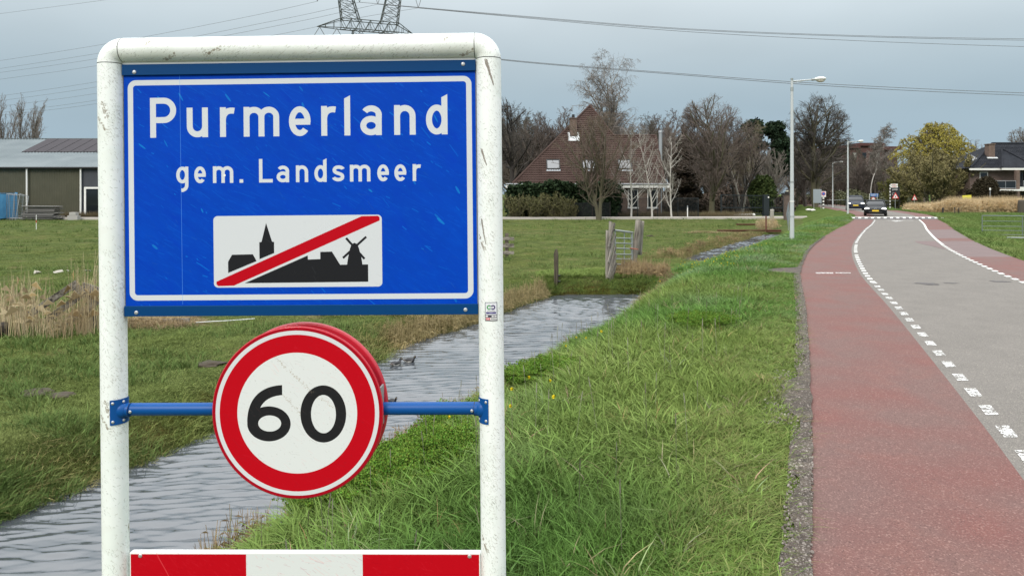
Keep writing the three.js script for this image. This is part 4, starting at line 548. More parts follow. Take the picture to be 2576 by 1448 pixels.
// clipped or evergreen growth: leaf faces through the outer depth of a lumpy body
function leafBody(n, inside, size, tone, seed, box) { const rng = rngOf(seed), L = new Leaves(); let k = 0, tries = 0; while (k < n && tries++ < n * 30) { const p = V3(lerp(box[0], box[1], rng()), lerp(box[2], box[3], rng()), lerp(box[4], box[5], rng())), q = inside(p); if (q <= 0 || q > 1) continue; L.add(p, size * (.6 + .8 * rng()), rng, tone(rng, p), .55); k++; } return L.build(); }
const lumps = (p, s, a, o) => 1 + a * noise3(p.x * s + o, p.y * s, p.z * s) + a * .5 * noise3(p.x * s * 2.3, p.y * s * 2.3 + o, p.z * s * 2.3);
{
  const dark = (r) => mixc([.013, .024, .012], [.03, .05, .022], r());
  { const d = 71.6, O = foot(1418, d), w = 5.4, h = 3.35, g = thing('conifer_hedge', 'dark green conifer hedge below the farmhouse eave', 'hedge', O); tag(part('foliage', leafBody(17000, (p) => { const q = Math.max(Math.abs(p.x) / w, p.y / h, Math.abs(p.z) / .95) / lumps(p, .75, .16, 3); return q > 1 ? 0 : q < .62 ? 0 : q; }, .3, dark, 81, [-w * 1.15, w * 1.15, 0, h * 1.2, -1.2, 1.2]), M.leafVC, g), null, null, null, 'stuff'); const b = []; for (let i = -4; i <= 4; i++) b.push(cyl(.09, .05, 2.9, 6, i * 1.15, -.1, 0)); tag(part('stem', merge(b), M.barkDark, g), null, null, null, 'stuff'); }
  const conifer = (name, label, px, top, d, w, seed, tone, base = .06, n = 9000) => { const O = foot(px, d), h = tall(top, d), g = thing(name, label, 'tree', O); part('trunk', cyl(.16, .04, h * .95, 7), M.barkDark, g); tag(part('foliage', leafBody(n, (p) => { const f = p.y / h; if (f < base) return 0; const rr = w * Math.pow(1 - f, .75) * (.75 + .25 * Math.sin(f * 34 + Math.atan2(p.z, p.x) * 2)) * lumps(p, 1.2, .3, seed); const q = Math.hypot(p.x, p.z) / Math.max(.05, rr); return q < .35 ? 0 : q; }, .28, tone, seed, [-w * 1.2, w * 1.2, 0, h, -w * 1.2, w * 1.2]), M.leafVC, g), null, null, null, 'stuff'); };
  conifer('conifer', 'dark brownish conifer right of the farmhouse flue', 1720, 306, 90, 2.6, 83, (r) => mixc([.028, .024, .018], [.052, .04, .03], r()), .04, 12000);
  const pine = (label, px, top, d, w, seed) => { const h = tall(top, d), g = thing('pine_tree', label, 'tree', foot(px, d)), rng = rngOf(seed), C = []; for (let i = 0; i < 16; i++) { const f = .5 + .5 * i / 15, a = rng() * 6.28, r = w * (1.15 - f) * (.7 + .6 * rng()) * 1.7; C.push([V3(Math.cos(a) * r, h * f - .4, Math.sin(a) * r), .75 + .5 * rng()]); } const st = new Sticks(); st.seg(V3(0, -.2, 0), V3(.1, h * .95, 0), .22, .06, 7); for (const [c] of C) st.seg(V3(.05, c.y - .7, 0), c, .06, .02, 4); part('trunk', st.build(), M.bark, g); tag(part('foliage', leafBody(9000, (p) => { let b = 0; for (const [c, r] of C) { const q = Math.hypot(p.x - c.x, (p.y - c.y) * 1.4, p.z - c.z) / (r * lumps(p, 2, .25, seed)); if (q < 1) b = Math.max(b, q > .3 ? q : 0); } return b; }, .26, (r) => mixc([.013, .026, .015], [.03, .05, .026], r()), seed, [-w * 1.6, w * 1.6, h * .4, h * 1.08, -w * 1.6, w * 1.6]), M.leafVC, g), null, null, null, 'stuff'); };
  pine('dark green pine with two clumpy tops, the left one', 1905, 304, 96, 1.9, 87); pine('dark green pine right beside its twin, left of the lamp post', 1948, 308, 97, 1.7, 89);
  { const d = 84, O = foot(1918, d), w = 1.5, h = tall(440, d), g = thing('evergreen_shrub', 'rounded yellow-green evergreen behind the sliding gate', 'shrub', O); part('trunk', cyl(.1, .05, h * .8, 6), M.barkDark, g); tag(part('foliage', leafBody(7000, (p) => { const q = Math.hypot(p.x / w, (p.y - h * .52) / (h * .5), p.z / w) / lumps(p, 1.2, .2, 5); return q < .5 ? 0 : q; }, .22, (r) => mixc([.025, .045, .014], [.065, .085, .028], r()), 91, [-w * 1.2, w * 1.2, 0, h * 1.1, -w * 1.2, w * 1.2]), M.leafVC, g), null, null, null, 'stuff'); }
  const topiary = (label, px, top, d, w, box, tone, seed) => { const O = foot(px, d, -.5), h = tall(top, d, -.5), g = thing('clipped_shrub', label, 'shrub', O); part('trunk', cyl(.12, .06, h * .8, 7), M.barkDark, g); tag(part('foliage', leafBody(8000, (p) => { const q = (box ? Math.max(Math.abs(p.x) / w, Math.abs(p.y - h * .5) / (h * .5), Math.abs(p.z) / w) : Math.hypot(p.x / w, (p.y - h * .6) / (h * .4), p.z / w)) / lumps(p, 1.5, .05, seed); return q < .72 ? 0 : q; }, .16, tone, seed, [-w * 1.1, w * 1.1, 0, h * 1.1, -w * 1.1, w * 1.1]), M.leafVC, g), null, null, null, 'stuff'); };
  const brown = (r) => mixc([.03, .026, .016], [.055, .045, .028], r());
  topiary('clipped brown-green dome tree before the villa', 2481, 444, 91, 1.45, false, brown, 93); topiary('clipped block hedge at the foot of the villa', 2523, 481, 91, 1.15, true, brown, 95); topiary('low clipped block left of the dome tree, before the villa', 2462, 476, 92, 1.1, true, brown, 96);
  // scrub by the farm track, each bush its own
  const S = { h: 2.3, r: .035, stems: 15, spread: .42, segs: [5, 4, 3], wig: [.12, .2, .3], trop: [.15, .1, .05], kids: [9, 6], from: [.1, .1], ang: [.45, .6], len: [.45, .5], min: .01, leaf: { n: 1, s: .1, tone: (r) => mixc([.085, .09, .035], [.14, .135, .06], r()) } };
  const b0 = tree('scrub_bush', 'olive scrub bush beside the white sign post, before the hedge', 'shrub', foot(1300, 69.6), S, 101, M.barkGreen, M.twigOlive, 'olive scrub bushes before the hedge');
  [[1345, .95, 'olive scrub bush, second from the sign post, before the hedge'], [1385, 1.1, 'tallest olive scrub bush, middle of the row before the hedge'], [1418, .9, 'olive scrub bush, fourth from the sign post, before the hedge'], [1440, .6, 'low olive scrub bush ending the row before the hedge']].forEach(([px, s, l], i) => { const c = copyOf(b0, foot(px, 69.4 + (i % 2) * .5), i * 1.3 + .6, l); c.scale.setScalar(s); });
  // bare wood closing the view
  const woodM = [std(.115, .092, .08, .95), std(.145, .12, .1, .95), std(.1, .088, .066, .95)], kinds = [0, 1, 2].map((i) => { const k = grow(broad(11 + i, 3.4, { kids: [15, 8, 6, 6], from: [.12, .1, .1, .1], min: .013, env: [6, 3.4, 6 + i, 6] }), 110 + i); return merge([k.trunk, k.crown]); });
  const place = (list, label) => { const rng = rngOf(200 + list.length), w = thing('bare_wood', label, 'wood'); w.userData.kind = 'stuff'; for (let k = 0; k < 3; k++) { const mine = list.filter((_, i) => i % 3 === k), im = new THREE.InstancedMesh(kinds[k], woodM[k], mine.length); im.name = 'trees'; const m = new THREE.Matrix4(); mine.forEach(([px, d, top], i) => { const s = tall(top, d) / (10 + k) * 1.1; m.compose(foot(px, d), new THREE.Quaternion().setFromAxisAngle(UP, rng() * 6.28), V3(s, s, s)); im.setMatrixAt(i, m); }); im.castShadow = im.receiveShadow = true; im.userData.kind = 'stuff'; w.add(im); } };
  const rng = rngOf(140), A = [], B = [];
  for (let i = 0; i < 66; i++) { const px = 1240 + 820 * rng(); A.push([px, 103 + 30 * rng(), (px < 1420 ? 326 : px < 1720 ? 322 : 365) + 45 * rng()]); }
  for (let i = 0; i < 44; i++) { const px = 2040 + 330 * rng(); B.push([px, 132 + 26 * rng(), 385 + 70 * rng()]); }
  for (let i = 0; i < 10; i++) B.push([2420 + 300 * rng(), 150 + 20 * rng(), 420 + 30 * rng()]);
  for (let i = 0; i < 30; i++) A.push([-900 + 1800 * rng(), 240 + 60 * rng(), 440 + 25 * rng()]);
  place(A, 'brown bare wood behind the farmhouse and meadow'); place(B, 'brown bare trees closing the road before the brick block');
  // low dark undergrowth at the foot of the wood
  { const g = thing('undergrowth', 'dark undergrowth at the foot of the bare wood', 'undergrowth'); g.userData.kind = 'stuff'; const rng = rngOf(150), L = new Leaves(); for (let i = 0; i < 26000; i++) { const px = 1560 + 760 * rng(), d = (px < 2000 ? 93 : 120) + 14 * rng(), h = (px < 2000 ? 3.4 : 3.6) * (.65 + .5 * noise3(px * .02, d * .2, 3)), p = foot(px, d); p.y += h * Math.pow(rng(), .8); L.add(p, .35, rng, mixc(px > 2100 ? [.06, .066, .04] : [.065, .052, .042], px > 2100 ? [.13, .135, .075] : [.125, .096, .075], rng())); } part('foliage', L.build(), M.leafVC, g).userData.kind = 'stuff'; }
}

// ------------------------------------------------------------------ grass, herbs, reeds
function tuft(seed, n, h, w, spread, curl, segs = 3, tones = null) {
  const rng = rngOf(seed), pos = [], col = [], idx = [];
  for (let b = 0; b < n; b++) {
    const a = rng() * 6.283, r = spread * Math.sqrt(rng()), L = h * (.55 + .6 * rng()), ww = w * (.6 + .7 * rng()), az = a + (rng() - .5) * 2.4, c = curl * (.3 + 1.2 * rng()), o = pos.length / 3, x0 = Math.cos(a) * r, z0 = Math.sin(a) * r, tone = tones ? tones(rng) : (() => { const t = .75 + .5 * rng(); return [t, t, t]; })(), fa = rng() * 3.14;
    for (let i = 0; i <= segs; i++) { const t = i / segs, bend = c * t * t * L, y = L * t * (1 - .35 * c * t), wt = ww * (1 - t * t * .96) * .5, x = x0 + Math.cos(az) * bend, z = z0 + Math.sin(az) * bend; const sx = Math.cos(fa) * wt, sz = Math.sin(fa) * wt; pos.push(x - sx, y, z - sz, x + sx, y, z + sz); col.push(...tone, ...tone); }
    for (let i = 0; i < segs; i++) { const q = o + 2 * i; idx.push(q, q + 1, q + 2, q + 1, q + 3, q + 2); }
  }
  const g = new THREE.BufferGeometry(); g.setAttribute('position', new THREE.Float32BufferAttribute(pos, 3)); g.setAttribute('color', new THREE.Float32BufferAttribute(col, 3)); g.setIndex(idx); g.computeVertexNormals(); return g;
}
M.blade = phys(1, 1, 1, .75, { vertexColors: true, specularIntensity: .14 });
const Q = new THREE.Quaternion(), E = new THREE.Euler(), MX = new THREE.Matrix4(), C0 = new THREE.Color();
function scatter(name, label, cat, protos, list, seed, mat = M.blade) { // list of [x, y, z, scale, colour, (height scale)]
  const g = thing(name, label, cat); g.userData.kind = 'stuff'; const rng = rngOf(seed), by = protos.map(() => []); for (const it of list) by[Math.floor(rng() * protos.length)].push(it);
  by.forEach((items, k) => { if (!items.length) return; const im = new THREE.InstancedMesh(protos[k], mat, items.length); im.name = 'tufts'; im.userData.kind = 'stuff'; im.castShadow = im.receiveShadow = true; items.forEach(([x, y, z, s, c, hs = 1], i) => { Q.setFromEuler(E.set((rng() - .5) * .25, rng() * 6.283, (rng() - .5) * .25)); MX.compose(V3(x, y, z), Q, V3(s, s * hs, s)); im.setMatrixAt(i, MX); im.setColorAt(i, C0.setRGB(...c)); }); g.add(im); });
  return g;
}
{ // verge
  const rng = rngOf(301), list = [], wide = [], dry = [], short = [], herb = [], flowers = [];
  const lush = [.1, .192, .042], blue = [.185, .265, .145], yell = [.175, .235, .062], deep = [.07, .145, .028], straw = [.3, .25, .14];
  const tone = (x, d, r) => { const n = fbm(x * .9, d * .9, 3, 3), m = fbm(x * .35, d * .35, 9, 2); let c = mixc(lush, blue, n * 1.6 + .16); c = mixc(c, yell, m * 2.4 + .06); c = mixc(c, deep, r * .5 - .1); return c.map((v) => v * (.8 + .4 * r)); };
  for (let d = 2.7; d < 56; d += .05 * Math.max(1, d / 8)) {
    const st = .05 * Math.max(1, d / 8), dens = 300 * Math.min(1, Math.pow(8 / d, 1.05)), n = dens * 4.6 * st, k = Math.floor(n) + (rng() < n % 1 ? 1 : 0);
    for (let i = 0; i < k; i++) {
      const dd = d + rng() * st, v = .1 + 4.55 * rng(), x = L0(dd) - v, y = groundH(x, dd); if (y < waterAt(dd) - .01) continue;
      const nearRoad = 1 - smooth(.25, 1.15, v + .25 * noise3(dd * 1.4, 3, 2)), bare = .03 - .09 * fbm(dd * 3.2, 5, 1, 5) + .16 * smooth(5.6, 6.0, dd) * (1 - smooth(6.6, 7.1, dd)) + .03 * (1 - smooth(3.5, 8, dd)) + .75 * smooth(15.9, 16.4, dd) * (1 - smooth(16.9, 17.5, dd)); if (v < bare + .1 * rng() - .03 || (dd > 24 && v > 3.9)) continue;
      const r = rng(), clump = .85 + .5 * fbm(x * 1.3, dd * 1.3, 7, 3), sc = (1 + .009 * dd) * (.8 + .4 * rng()); let c = tone(x, dd, r); if (nearRoad > .3 && rng() < .3) c = mixc(c, [.2, .17, .08], .5); const hs = lerp(clump, .34, nearRoad) * (dd > 24 ? lerp(.8, .3, smooth(1.7, 2.8, v)) : lerp(1, .55, smooth(3.3, 4.2, v)));
      if (rng() < .03) { dry.push([x, y - .01, -dd, sc, straw.map((q) => q * (.7 + .5 * rng())), hs * .9]); continue; }
      (nearRoad < .4 && rng() < .3 + .35 * noise3(x * .8, dd * .8, 1) ? wide : list).push([x, y - .01, -dd, sc, c, hs]);
    }
  }
  for (let i = 0; i < 900; i++) { const t = rng(), [cx, cd, rx, rd] = t < .55 ? [-.95, 5.5, .6, .75] : t < .72 ? [.3, 8.2, .3, .45] : t < .9 ? [-.85, 6.9, .35, .6] : [2.6, 9.8, .3, .4]; const a = rng() * 6.283, q = Math.sqrt(rng()), x = cx + Math.cos(a) * q * rx, d = cd + Math.sin(a) * q * rd, y = groundH(x, d); if (y < WATER) continue; herb.push([x, y, -d, .7 + .6 * rng(), mixc([.08, .155, .02], [.13, .215, .034], rng())]); }
  for (let i = 0; i < 230; i++) { const d = 5 + 20 * Math.pow(rng(), .8), v = 1.6 + 2.7 * rng(), x = L0(d) - v; if (fbm(x * .5, d * .3, 21, 2) < -.05) continue; flowers.push([x, groundH(x, d) + .05 + .1 * rng(), -d, .8 + .6 * rng(), [.62, .5, .02]]); }
  scatter('verge_grass', 'lush green grass on the verge between ditch and cycle lane', 'grass', [1, 2, 3, 4].map((s) => tuft(310 + s, 18, .145, .0068, .08, .85)), list, 1);
  scatter('broad_grass', 'broad bluish grass blades standing out of the verge', 'grass', [1, 2, 3].map((s) => tuft(320 + s, 9, .185, .0115, .07, 1.05, 4)), wide, 2);
  scatter('dry_grass', 'scattered straw coloured blades in the verge', 'grass', [1, 2].map((s) => tuft(330 + s, 6, .22, .006, .06, .7)), dry, 3);
  const fern = (seed) => { const rg = rngOf(seed), L = new Leaves(); for (let k = 0; k < 20; k++) { const a = rg() * 6.28, ln = .13 + .12 * rg(), up = .5 + .5 * rg(); for (let j = 1; j < 9; j++) { const t = j / 9, c = V3(Math.cos(a) * ln * t, .05 + up * .2 * t - .1 * t * t, Math.sin(a) * ln * t), w = .05 * (1 - t * .8), s = V3(-Math.sin(a), 0, Math.cos(a)); for (const sd of [-1, 1]) for (let q = 0; q < 4; q++) L.add(c.clone().addScaledVector(s, sd * w * (.15 + .3 * q)), .0125, rg, [.8 + .4 * rg(), .8 + .4 * rg(), 1], .45); } } return L.build(); };
  scatter('cow_parsley', 'feathery dark green herb clumps on the ditch bank', 'herbs', [1, 2, 3].map((s) => fern(340 + s)), herb, 4);
  const fl = new Leaves(); { const rg = rngOf(350); for (let i = 0; i < 9; i++) fl.add(V3(0, .05, 0), .0145, rg, [1, 1, 1], .8); } scatter('yellow_flowers', 'small yellow flowers dotted over the verge', 'flowers', [fl.build()], flowers, 5);
  // seed heads
  const heads = [], hg = merge([rod(V3(0, 0, 0), V3(.01, .3, 0), .0015, 3), rod(V3(.01, .29, 0), V3(.014, .35, 0), .004, 5, .002)]); hg.deleteAttribute('uv'); hg.setAttribute('color', new THREE.Float32BufferAttribute(new Float32Array(hg.attributes.position.count * 3).fill(1), 3)); for (let i = 0; i < 130; i++) { const d = 3 + 9 * rng(), x = L0(d) - .8 - 3 * rng(); heads.push([x, groundH(x, d), -d, .8 + .5 * rng(), mixc([.1, .085, .06], [.32, .32, .24], rng())]); } scatter('seed_heads', 'thin dark seed heads above the verge grass', 'grass', [hg], heads, 6);
}
{ // right verge
  const rng = rngOf(401), list = []; for (let i = 0; i < 26000; i++) { const d = 14 + 74 * Math.pow(rng(), .8), v = .12 + 17 * Math.pow(rng(), 1.3), x = L0(d) + RW[3] + v; if (d < 17.6 && v < 1.2 && d > 16.2) continue; const r = rng(); list.push([x, groundH(x, d) - .01, -d, (1.1 + .007 * d) * (.8 + .4 * rng()), mixc([.1, .17, .042], [.165, .21, .068], fbm(x * .4, d * .4, 2, 3) + .45).map((q) => q * (.8 + .4 * r)), .5 + .5 * smooth(.2, 1.5, v)]); } scatter('verge_grass', 'green grass on the verge right of the road', 'grass', [1, 2].map((s) => tuft(410 + s, 12, .2, .012, .1, .7, 2)), list, 11);
}
{ // pasture: short cropped turf with tussocks
  const rng = rngOf(501), turf = [], tuss = [], edge = [];
  const at0 = (x, d) => { const n = fbm(x * .25, d * .25, 3, 4), m = fbm(x * 1.1, d * 1.1, 8, 3); let c = mixc([.122, .16, .045], [.168, .2, .066], .5 + m * 1.2); c = mixc(c, [.19, .182, .08], n * 1.6); return c; };
  for (let i = 0; i < 88000; i++) { const d = 5 + 61.5 * Math.pow(rng(), 1.55), x0 = -.76 * d - .8, x1 = d < 20 ? bankL(d) : d < 25.8 ? L0(d) - 4.4 : bankL(d), x = lerp(x0, x1, rng()); if (x > x1) continue; const y = groundH(x, d); if (y < waterAt(d)) continue; const r = rng(), c = at0(x, d).map((q) => q * (.75 + .5 * r)), s = (1 + .03 * d) * (.75 + .5 * rng()); turf.push([x, y - .005, -d, s, c, .5 * (1 - .5 * smooth(20, 50, d)) + .5 * fbm(x * .7, d * .7, 5, 3)]); }
  for (let i = 0; i < 7000; i++) { const d = 6 + 62 * Math.pow(rng(), 1.3), x = lerp(-.76 * d, d < 20 ? bankL(d) : L0(d) - 6.6, rng()); if (fbm(x * .35, d * .8, 17, 3) < .12) continue; tuss.push([x, groundH(x, d) - .01, -d, (1 + .02 * d) * (.7 + .6 * rng()), mixc([.08, .135, .036], [.14, .19, .06], rng()), .5 + .4 * rng()]); }
  for (let d = 5.4; d < 20.4; d += .012) { const x = bankL(d) - Math.abs(rng() + rng() - 1) * .9 + .1 * rng(), y = groundH(x, d); if (x > bankL(d) + .15) continue; const r = rng(); edge.push([x, Math.max(y, WATER - .02), -d, (.7 + .5 * rng()) * (1 + .02 * d), mixc(mixc([.11, .155, .04], [.2, .225, .07], r), [.31, .25, .12], fbm(d * .6, x, 3, 2) * 1.8 + .1 + .35 * smooth(9, 14, d)), .35 + .4 * rng()]); }
  for (let d = 26; d < 46; d += .02) { const x = bankL(d) - rng() * .9, r = rng(); edge.push([x, Math.max(groundH(x, d), -.8), -d, 1.2, mixc([.1, .12, .04], [.26, .2, .1], r), .6 + .5 * rng()]); }
  for (let i = 0; i < 2000; i++) { const x = L0(20.3) - 7.6 + 3.4 * rng(), d = 19.5 + 2.2 * rng(), r = rng(); if (groundH(x, d) < WATER + .03) continue; edge.push([x, groundH(x, d), -d, 1.2 * (.7 + .5 * r), mixc([.1, .17, .045], [.2, .26, .07], r), .7]); }
  scatter('pasture_grass', 'short cropped grass of the meadow', 'grass', [1, 2, 3].map((s) => tuft(510 + s, 20, .043, .0045, .085, .9, 2)), turf, 21);
  scatter('tussock', 'darker grass tussocks in the meadow', 'grass', [1, 2].map((s) => tuft(520 + s, 18, .16, .008, .1, .8, 2)), tuss, 22);
  scatter('bank_grass', 'coarse yellowing grass along the meadow edge of the ditch', 'grass', [1, 2, 3].map((s) => tuft(530 + s, 18, .15, .006, .09, 1.0, 3)), edge, 23);
}
{ // dead stalks at the water's edge, reed beds
  const stalk = (seed, n, h, sp, leaf = true) => { const rng = rngOf(seed), L = []; for (let i = 0; i < n; i++) { const a = rng() * 6.28, r = sp * Math.sqrt(rng()), x = Math.cos(a) * r, z = Math.sin(a) * r, hh = h * (.5 + .6 * rng()), dx = (rng() - .5) * .35 * hh, dz = (rng() - .5) * .35 * hh, t = .7 + .6 * rng(); const g = [rod(V3(x, 0, z), V3(x + dx * .4, hh * .55, z + dz * .4), .0045 * Math.sqrt(h), 3), rod(V3(x + dx * .4, hh * .55, z + dz * .4), V3(x + dx, hh, z + dz), .004 * Math.sqrt(h), 3, .002)]; if (leaf) for (let k = 0; k < 1; k++) { const t0 = .3 + .5 * rng(), b = rng() * 6.28, p = V3(x + dx * t0 * .6, hh * t0, z + dz * t0 * .6), ll = .22 * h * (.6 + .6 * rng()); g.push(quads([[p, p.clone().add(V3(Math.cos(b) * ll * .5, ll * .35, Math.sin(b) * ll * .5)), p.clone().add(V3(Math.cos(b) * ll, ll * (rng() - .5), Math.sin(b) * ll)), p.clone().add(V3(Math.cos(b) * ll * .5, ll * .35 - .014, Math.sin(b) * ll * .5))]])); } const m = merge(g); m.setAttribute('color', new THREE.Float32BufferAttribute(new Float32Array(m.attributes.position.count * 3).fill(t), 3)); L.push(m); } const m = merge(L); m.deleteAttribute('uv'); return m; };
  const rng = rngOf(601), fringe = [], beds = [], left = [], dam = [], tan = [.4, .3, .17], pale = [.46, .38, .24];
  for (let d = 5; d < 20; d += .022) { if (fbm(d * .7, 2, 4, 3) < -.18) continue; const x = bankR(d) + (rng() - .35) * .32; fringe.push([x, Math.max(groundH(x, d), WATER) - .02, -d, .7 + .5 * rng(), mixc(tan, [.2, .15, .1], rng())]); }
  for (let d = 13; d < 19.6; d += .02) { const x = bankL(d) - rng() * .5 + .1; fringe.push([x, Math.max(groundH(x, d), WATER) - .02, -d, .8 + .7 * rng(), mixc([.38, .31, .17], [.22, .19, .09], rng())]); }
  for (let i = 0; i < 1150; i++) { const px = 2284 + 330 * rng(), d = 79 + 7 * rng(), p = foot(px, d, -.5); p.y = -.5; const dip = .92 + .2 * noise3(px * .02, 0, 4); beds.push([p.x, p.y, p.z, 1, mixc([.52, .39, .22], [.66, .53, .34], rng()), dip * (.8 + .3 * rng())]); }
  for (let i = 0; i < 40; i++) { const u = rng(), px = u < .5 ? 15 + 105 * rng() : 120 + 135 * rng(), p = foot(px, 11.9 + 1.2 * rng(), MEADOW), hh = px < 120 ? .85 + .25 * rng() : px > 195 ? 1.1 + .4 * rng() : .55; left.push([p.x, p.y, p.z, .95, mixc([.56, .47, .31], [.36, .27, .16], rng()), hh]); }
  for (let i = 0; i < 24; i++) { const p = foot(320 + 170 * rng(), 12.7 + .6 * rng(), MEADOW); left.push([p.x, p.y, p.z, .8, mixc(tan, [.3, .24, .15], rng()), .22]); }
  for (let i = 0; i < 120; i++) { const px = 1555 + 120 * rng(), d = 20.2 + 1.2 * rng(), p = foot(px, d, -.98); p.y = Math.max(groundH(p.x, d), WATER) - .02; dam.push([p.x, p.y, p.z, .9, mixc(tan, [.24, .18, .11], rng()), .5 + .5 * rng()]); }
  for (let i = 0; i < 55; i++) { const d = 27 + 17 * rng(), x = bankL(d) - .15 - 1.2 * rng(); dam.push([x, Math.max(groundH(x, d), -.8) - .02, -d, 1.1, mixc(tan, [.2, .15, .09], rng()), .25 + .3 * rng()]); }
  for (let i = 0; i < 46; i++) { const px = 1905 + 50 * rng(), d = 48 + 3 * rng(), p = foot(px, d, -.6); dam.push([p.x, p.y, p.z, 1.2, mixc(pale, tan, rng()), .8 + .4 * rng()]); }
  const st = [1, 2, 3].map((s) => stalk(610 + s, 9, .3, .1)), rd = [1, 2, 3].map((s) => stalk(620 + s, 22, 1.75, .42)), lr = [1, 2, 3].map((s) => stalk(630 + s, 13, 1.0, .22, s === 1)), dm = [1, 2].map((s) => stalk(640 + s, 12, .62, .16));
  scatter('dead_stalks', 'tan dead stalks along the edge of the ditch', 'stalks', st, fringe, 31);
  scatter('reed_bed', 'golden dry reed bed right of the road before the willow', 'reeds', rd, beds, 32);
  scatter('reeds', 'dry reeds around the broken wooden fence left of the sign', 'reeds', lr, left, 33);
  scatter('dead_reeds', 'dry brown reeds on the dam and along the far ditch', 'reeds', dm, dam, 34);
  // weeds under the fence and track edge
  const weed = []; for (let i = 0; i < 2200; i++) { const px = i < 1700 ? 1560 + 330 * rng() : 160 + 100 * rng(), d = i < 1700 ? 71.1 + 1.2 * rng() : 69.3 + .6 * rng(), p = foot(px, d); weed.push([p.x, p.y, p.z, 1.6, mixc([.12, .1, .055], [.2, .16, .1], rng()), 1.0 + .8 * rng()]); } scatter('rough_weeds', 'rough brownish weeds along the farm track', 'weeds', [tuft(650, 10, .3, .012, .18, .6, 2)], weed, 35);
  // straw litter
  const lit = []; for (let i = 0; i < 900; i++) { const z = rng(), px = z < .5 ? 790 + 420 * rng() : z < .8 ? 330 + 160 * rng() : 1725 + 110 * rng(), d = z < .5 ? 14.2 + 1.6 * rng() : z < .8 ? 12.9 + .8 * rng() : 44 + 2 * rng(), p = foot(px, d); if (d < 20 && p.x > bankL(d) - .4) continue; lit.push([p.x, groundH(p.x, d), p.z, 1.1, mixc([.36, .27, .15], [.2, .15, .09], rng()), .3]); } scatter('straw_litter', 'flattened straw lying on the meadow', 'straw', [tuft(655, 14, .22, .008, .2, 1.6, 3)], lit, 36);
  // stones on the gravel strip
  const st2 = []; for (let i = 0; i < 5200; i++) { const d = 2.6 + 13 * Math.pow(rng(), 1.6), v = -.02 + .16 * Math.pow(rng(), 1.2) + (d > 5.5 && d < 7.2 ? .3 * rng() : 0); st2.push([L0(d) - v, .02, -d, .004 + .009 * rng() * rng(), mixc([.1, .085, .075], [.4, .36, .33], rng() * rng())]); } const ico = new THREE.IcosahedronGeometry(1, 0); ico.setAttribute('color', new THREE.Float32BufferAttribute(new Float32Array(ico.attributes.position.count * 3).fill(1), 3)); scatter('pebbles', 'small stones on the earth strip beside the cycle lane', 'gravel', [ico], st2, 37);
  // mole hills and droppings
  [[85, 985, .15, 'dark molehill left of the white post on the meadow'], [150, 988, .12, 'smaller dark molehill right of the first one'], [530, 913, .15, 'dark molehill left of the round speed sign'], [1636, 594, .2, 'small dark molehill right of the wooden gate']].forEach(([px, py, r, l], k) => { const d = depthOf(py, MEADOW), p = foot(px, d), g = new THREE.IcosahedronGeometry(r, 4), q = g.attributes.position; for (let i = 0; i < q.count; i++) { const x = q.getX(i), y = q.getY(i), z = q.getZ(i), f = 1 + .5 * noise3(x * 14 + k, y * 14, z * 14); q.setXYZ(i, x * f * 1.2, y * f * .32, z * f); } g.computeVertexNormals(); const m = part('molehill', g, std(.06, .048, .034, 1), scene); tag(m, l, 'molehill'); m.position.set(p.x, groundH(p.x, d), p.z); });
}

// ------------------------------------------------------------------ street furniture, fences, signs
T.wood = dataTex(512, (u, v) => { const g = tf(u * 1, v * .12, 48, 3, 4), n = tf(u, v, 6, 9, 4); let c = mixc([.12, .105, .085], [.29, .265, .23], .5 + g * 1.1 + n * .5); c = mixc(c, [.03, .026, .022], (-g - .2) * 3); return c; });
M.wood = std(1, 1, 1, .95, { map: T.wood, bumpMap: T.wood, bumpScale: .012 }); M.woodDark = std(.45, .42, .38, .95, { map: T.wood }); M.galv = std(.36, .385, .38, .5, { metalness: .5 }); M.lampGrey = std(.5, .53, .54, .5, { metalness: .15 }); M.lens = phys(.55, .52, .45, .15); M.gateGreen = std(.008, .014, .017, .5); M.rust = std(.13, .05, .032, .9); M.stone = std(.33, .31, .28, .95);
M.yellow = std(.75, .52, .03, .5);
function plank(a, b, w, t, seed) { const g = bar(a, b, t, w); const uv = g.attributes.uv, L = a.distanceTo(b); for (let i = 0; i < uv.count; i++) uv.setXY(i, uv.getX(i) * w * 3 + seed * .37, uv.getY(i) * L * .5); const p = g.attributes.position; for (let i = 0; i < p.count; i++) p.setXYZ(i, p.getX(i) + .012 * noise3(p.getX(i) * 9 + seed, p.getY(i) * 9, 1), p.getY(i) + .02 * noise3(p.getX(i) * 7, p.getY(i) * 7 + seed, 4), p.getZ(i)); return g; }
function postGeo(h, r, n = 9, seed = 1, pointed = false) { const rings = []; for (let i = 0; i <= 8; i++) { const t = i / 8, ring = []; for (let j = 0; j < n; j++) { const a = j / n * 6.283, q = r * (1 + .16 * noise3(Math.cos(a) * 1.4 + seed, t * 3, Math.sin(a) * 1.4)) * (pointed && t > .93 ? .45 : 1); ring.push(V3(Math.cos(a) * q, h * t + (i === 8 ? .05 * noise3(Math.cos(a) * 2, seed, Math.sin(a) * 2) * h * .4 : 0), Math.sin(a) * q)); } rings.push(ring); } const g = loft(rings); const p = g.attributes.position, uv = new Float32Array(p.count * 2); for (let i = 0; i < p.count; i++) { uv[2 * i] = Math.atan2(p.getZ(i), p.getX(i)) / 6.283 * 2 * r * 6; uv[2 * i + 1] = p.getY(i) * .5; } g.setAttribute('uv', new THREE.BufferAttribute(uv, 2)); return g; }
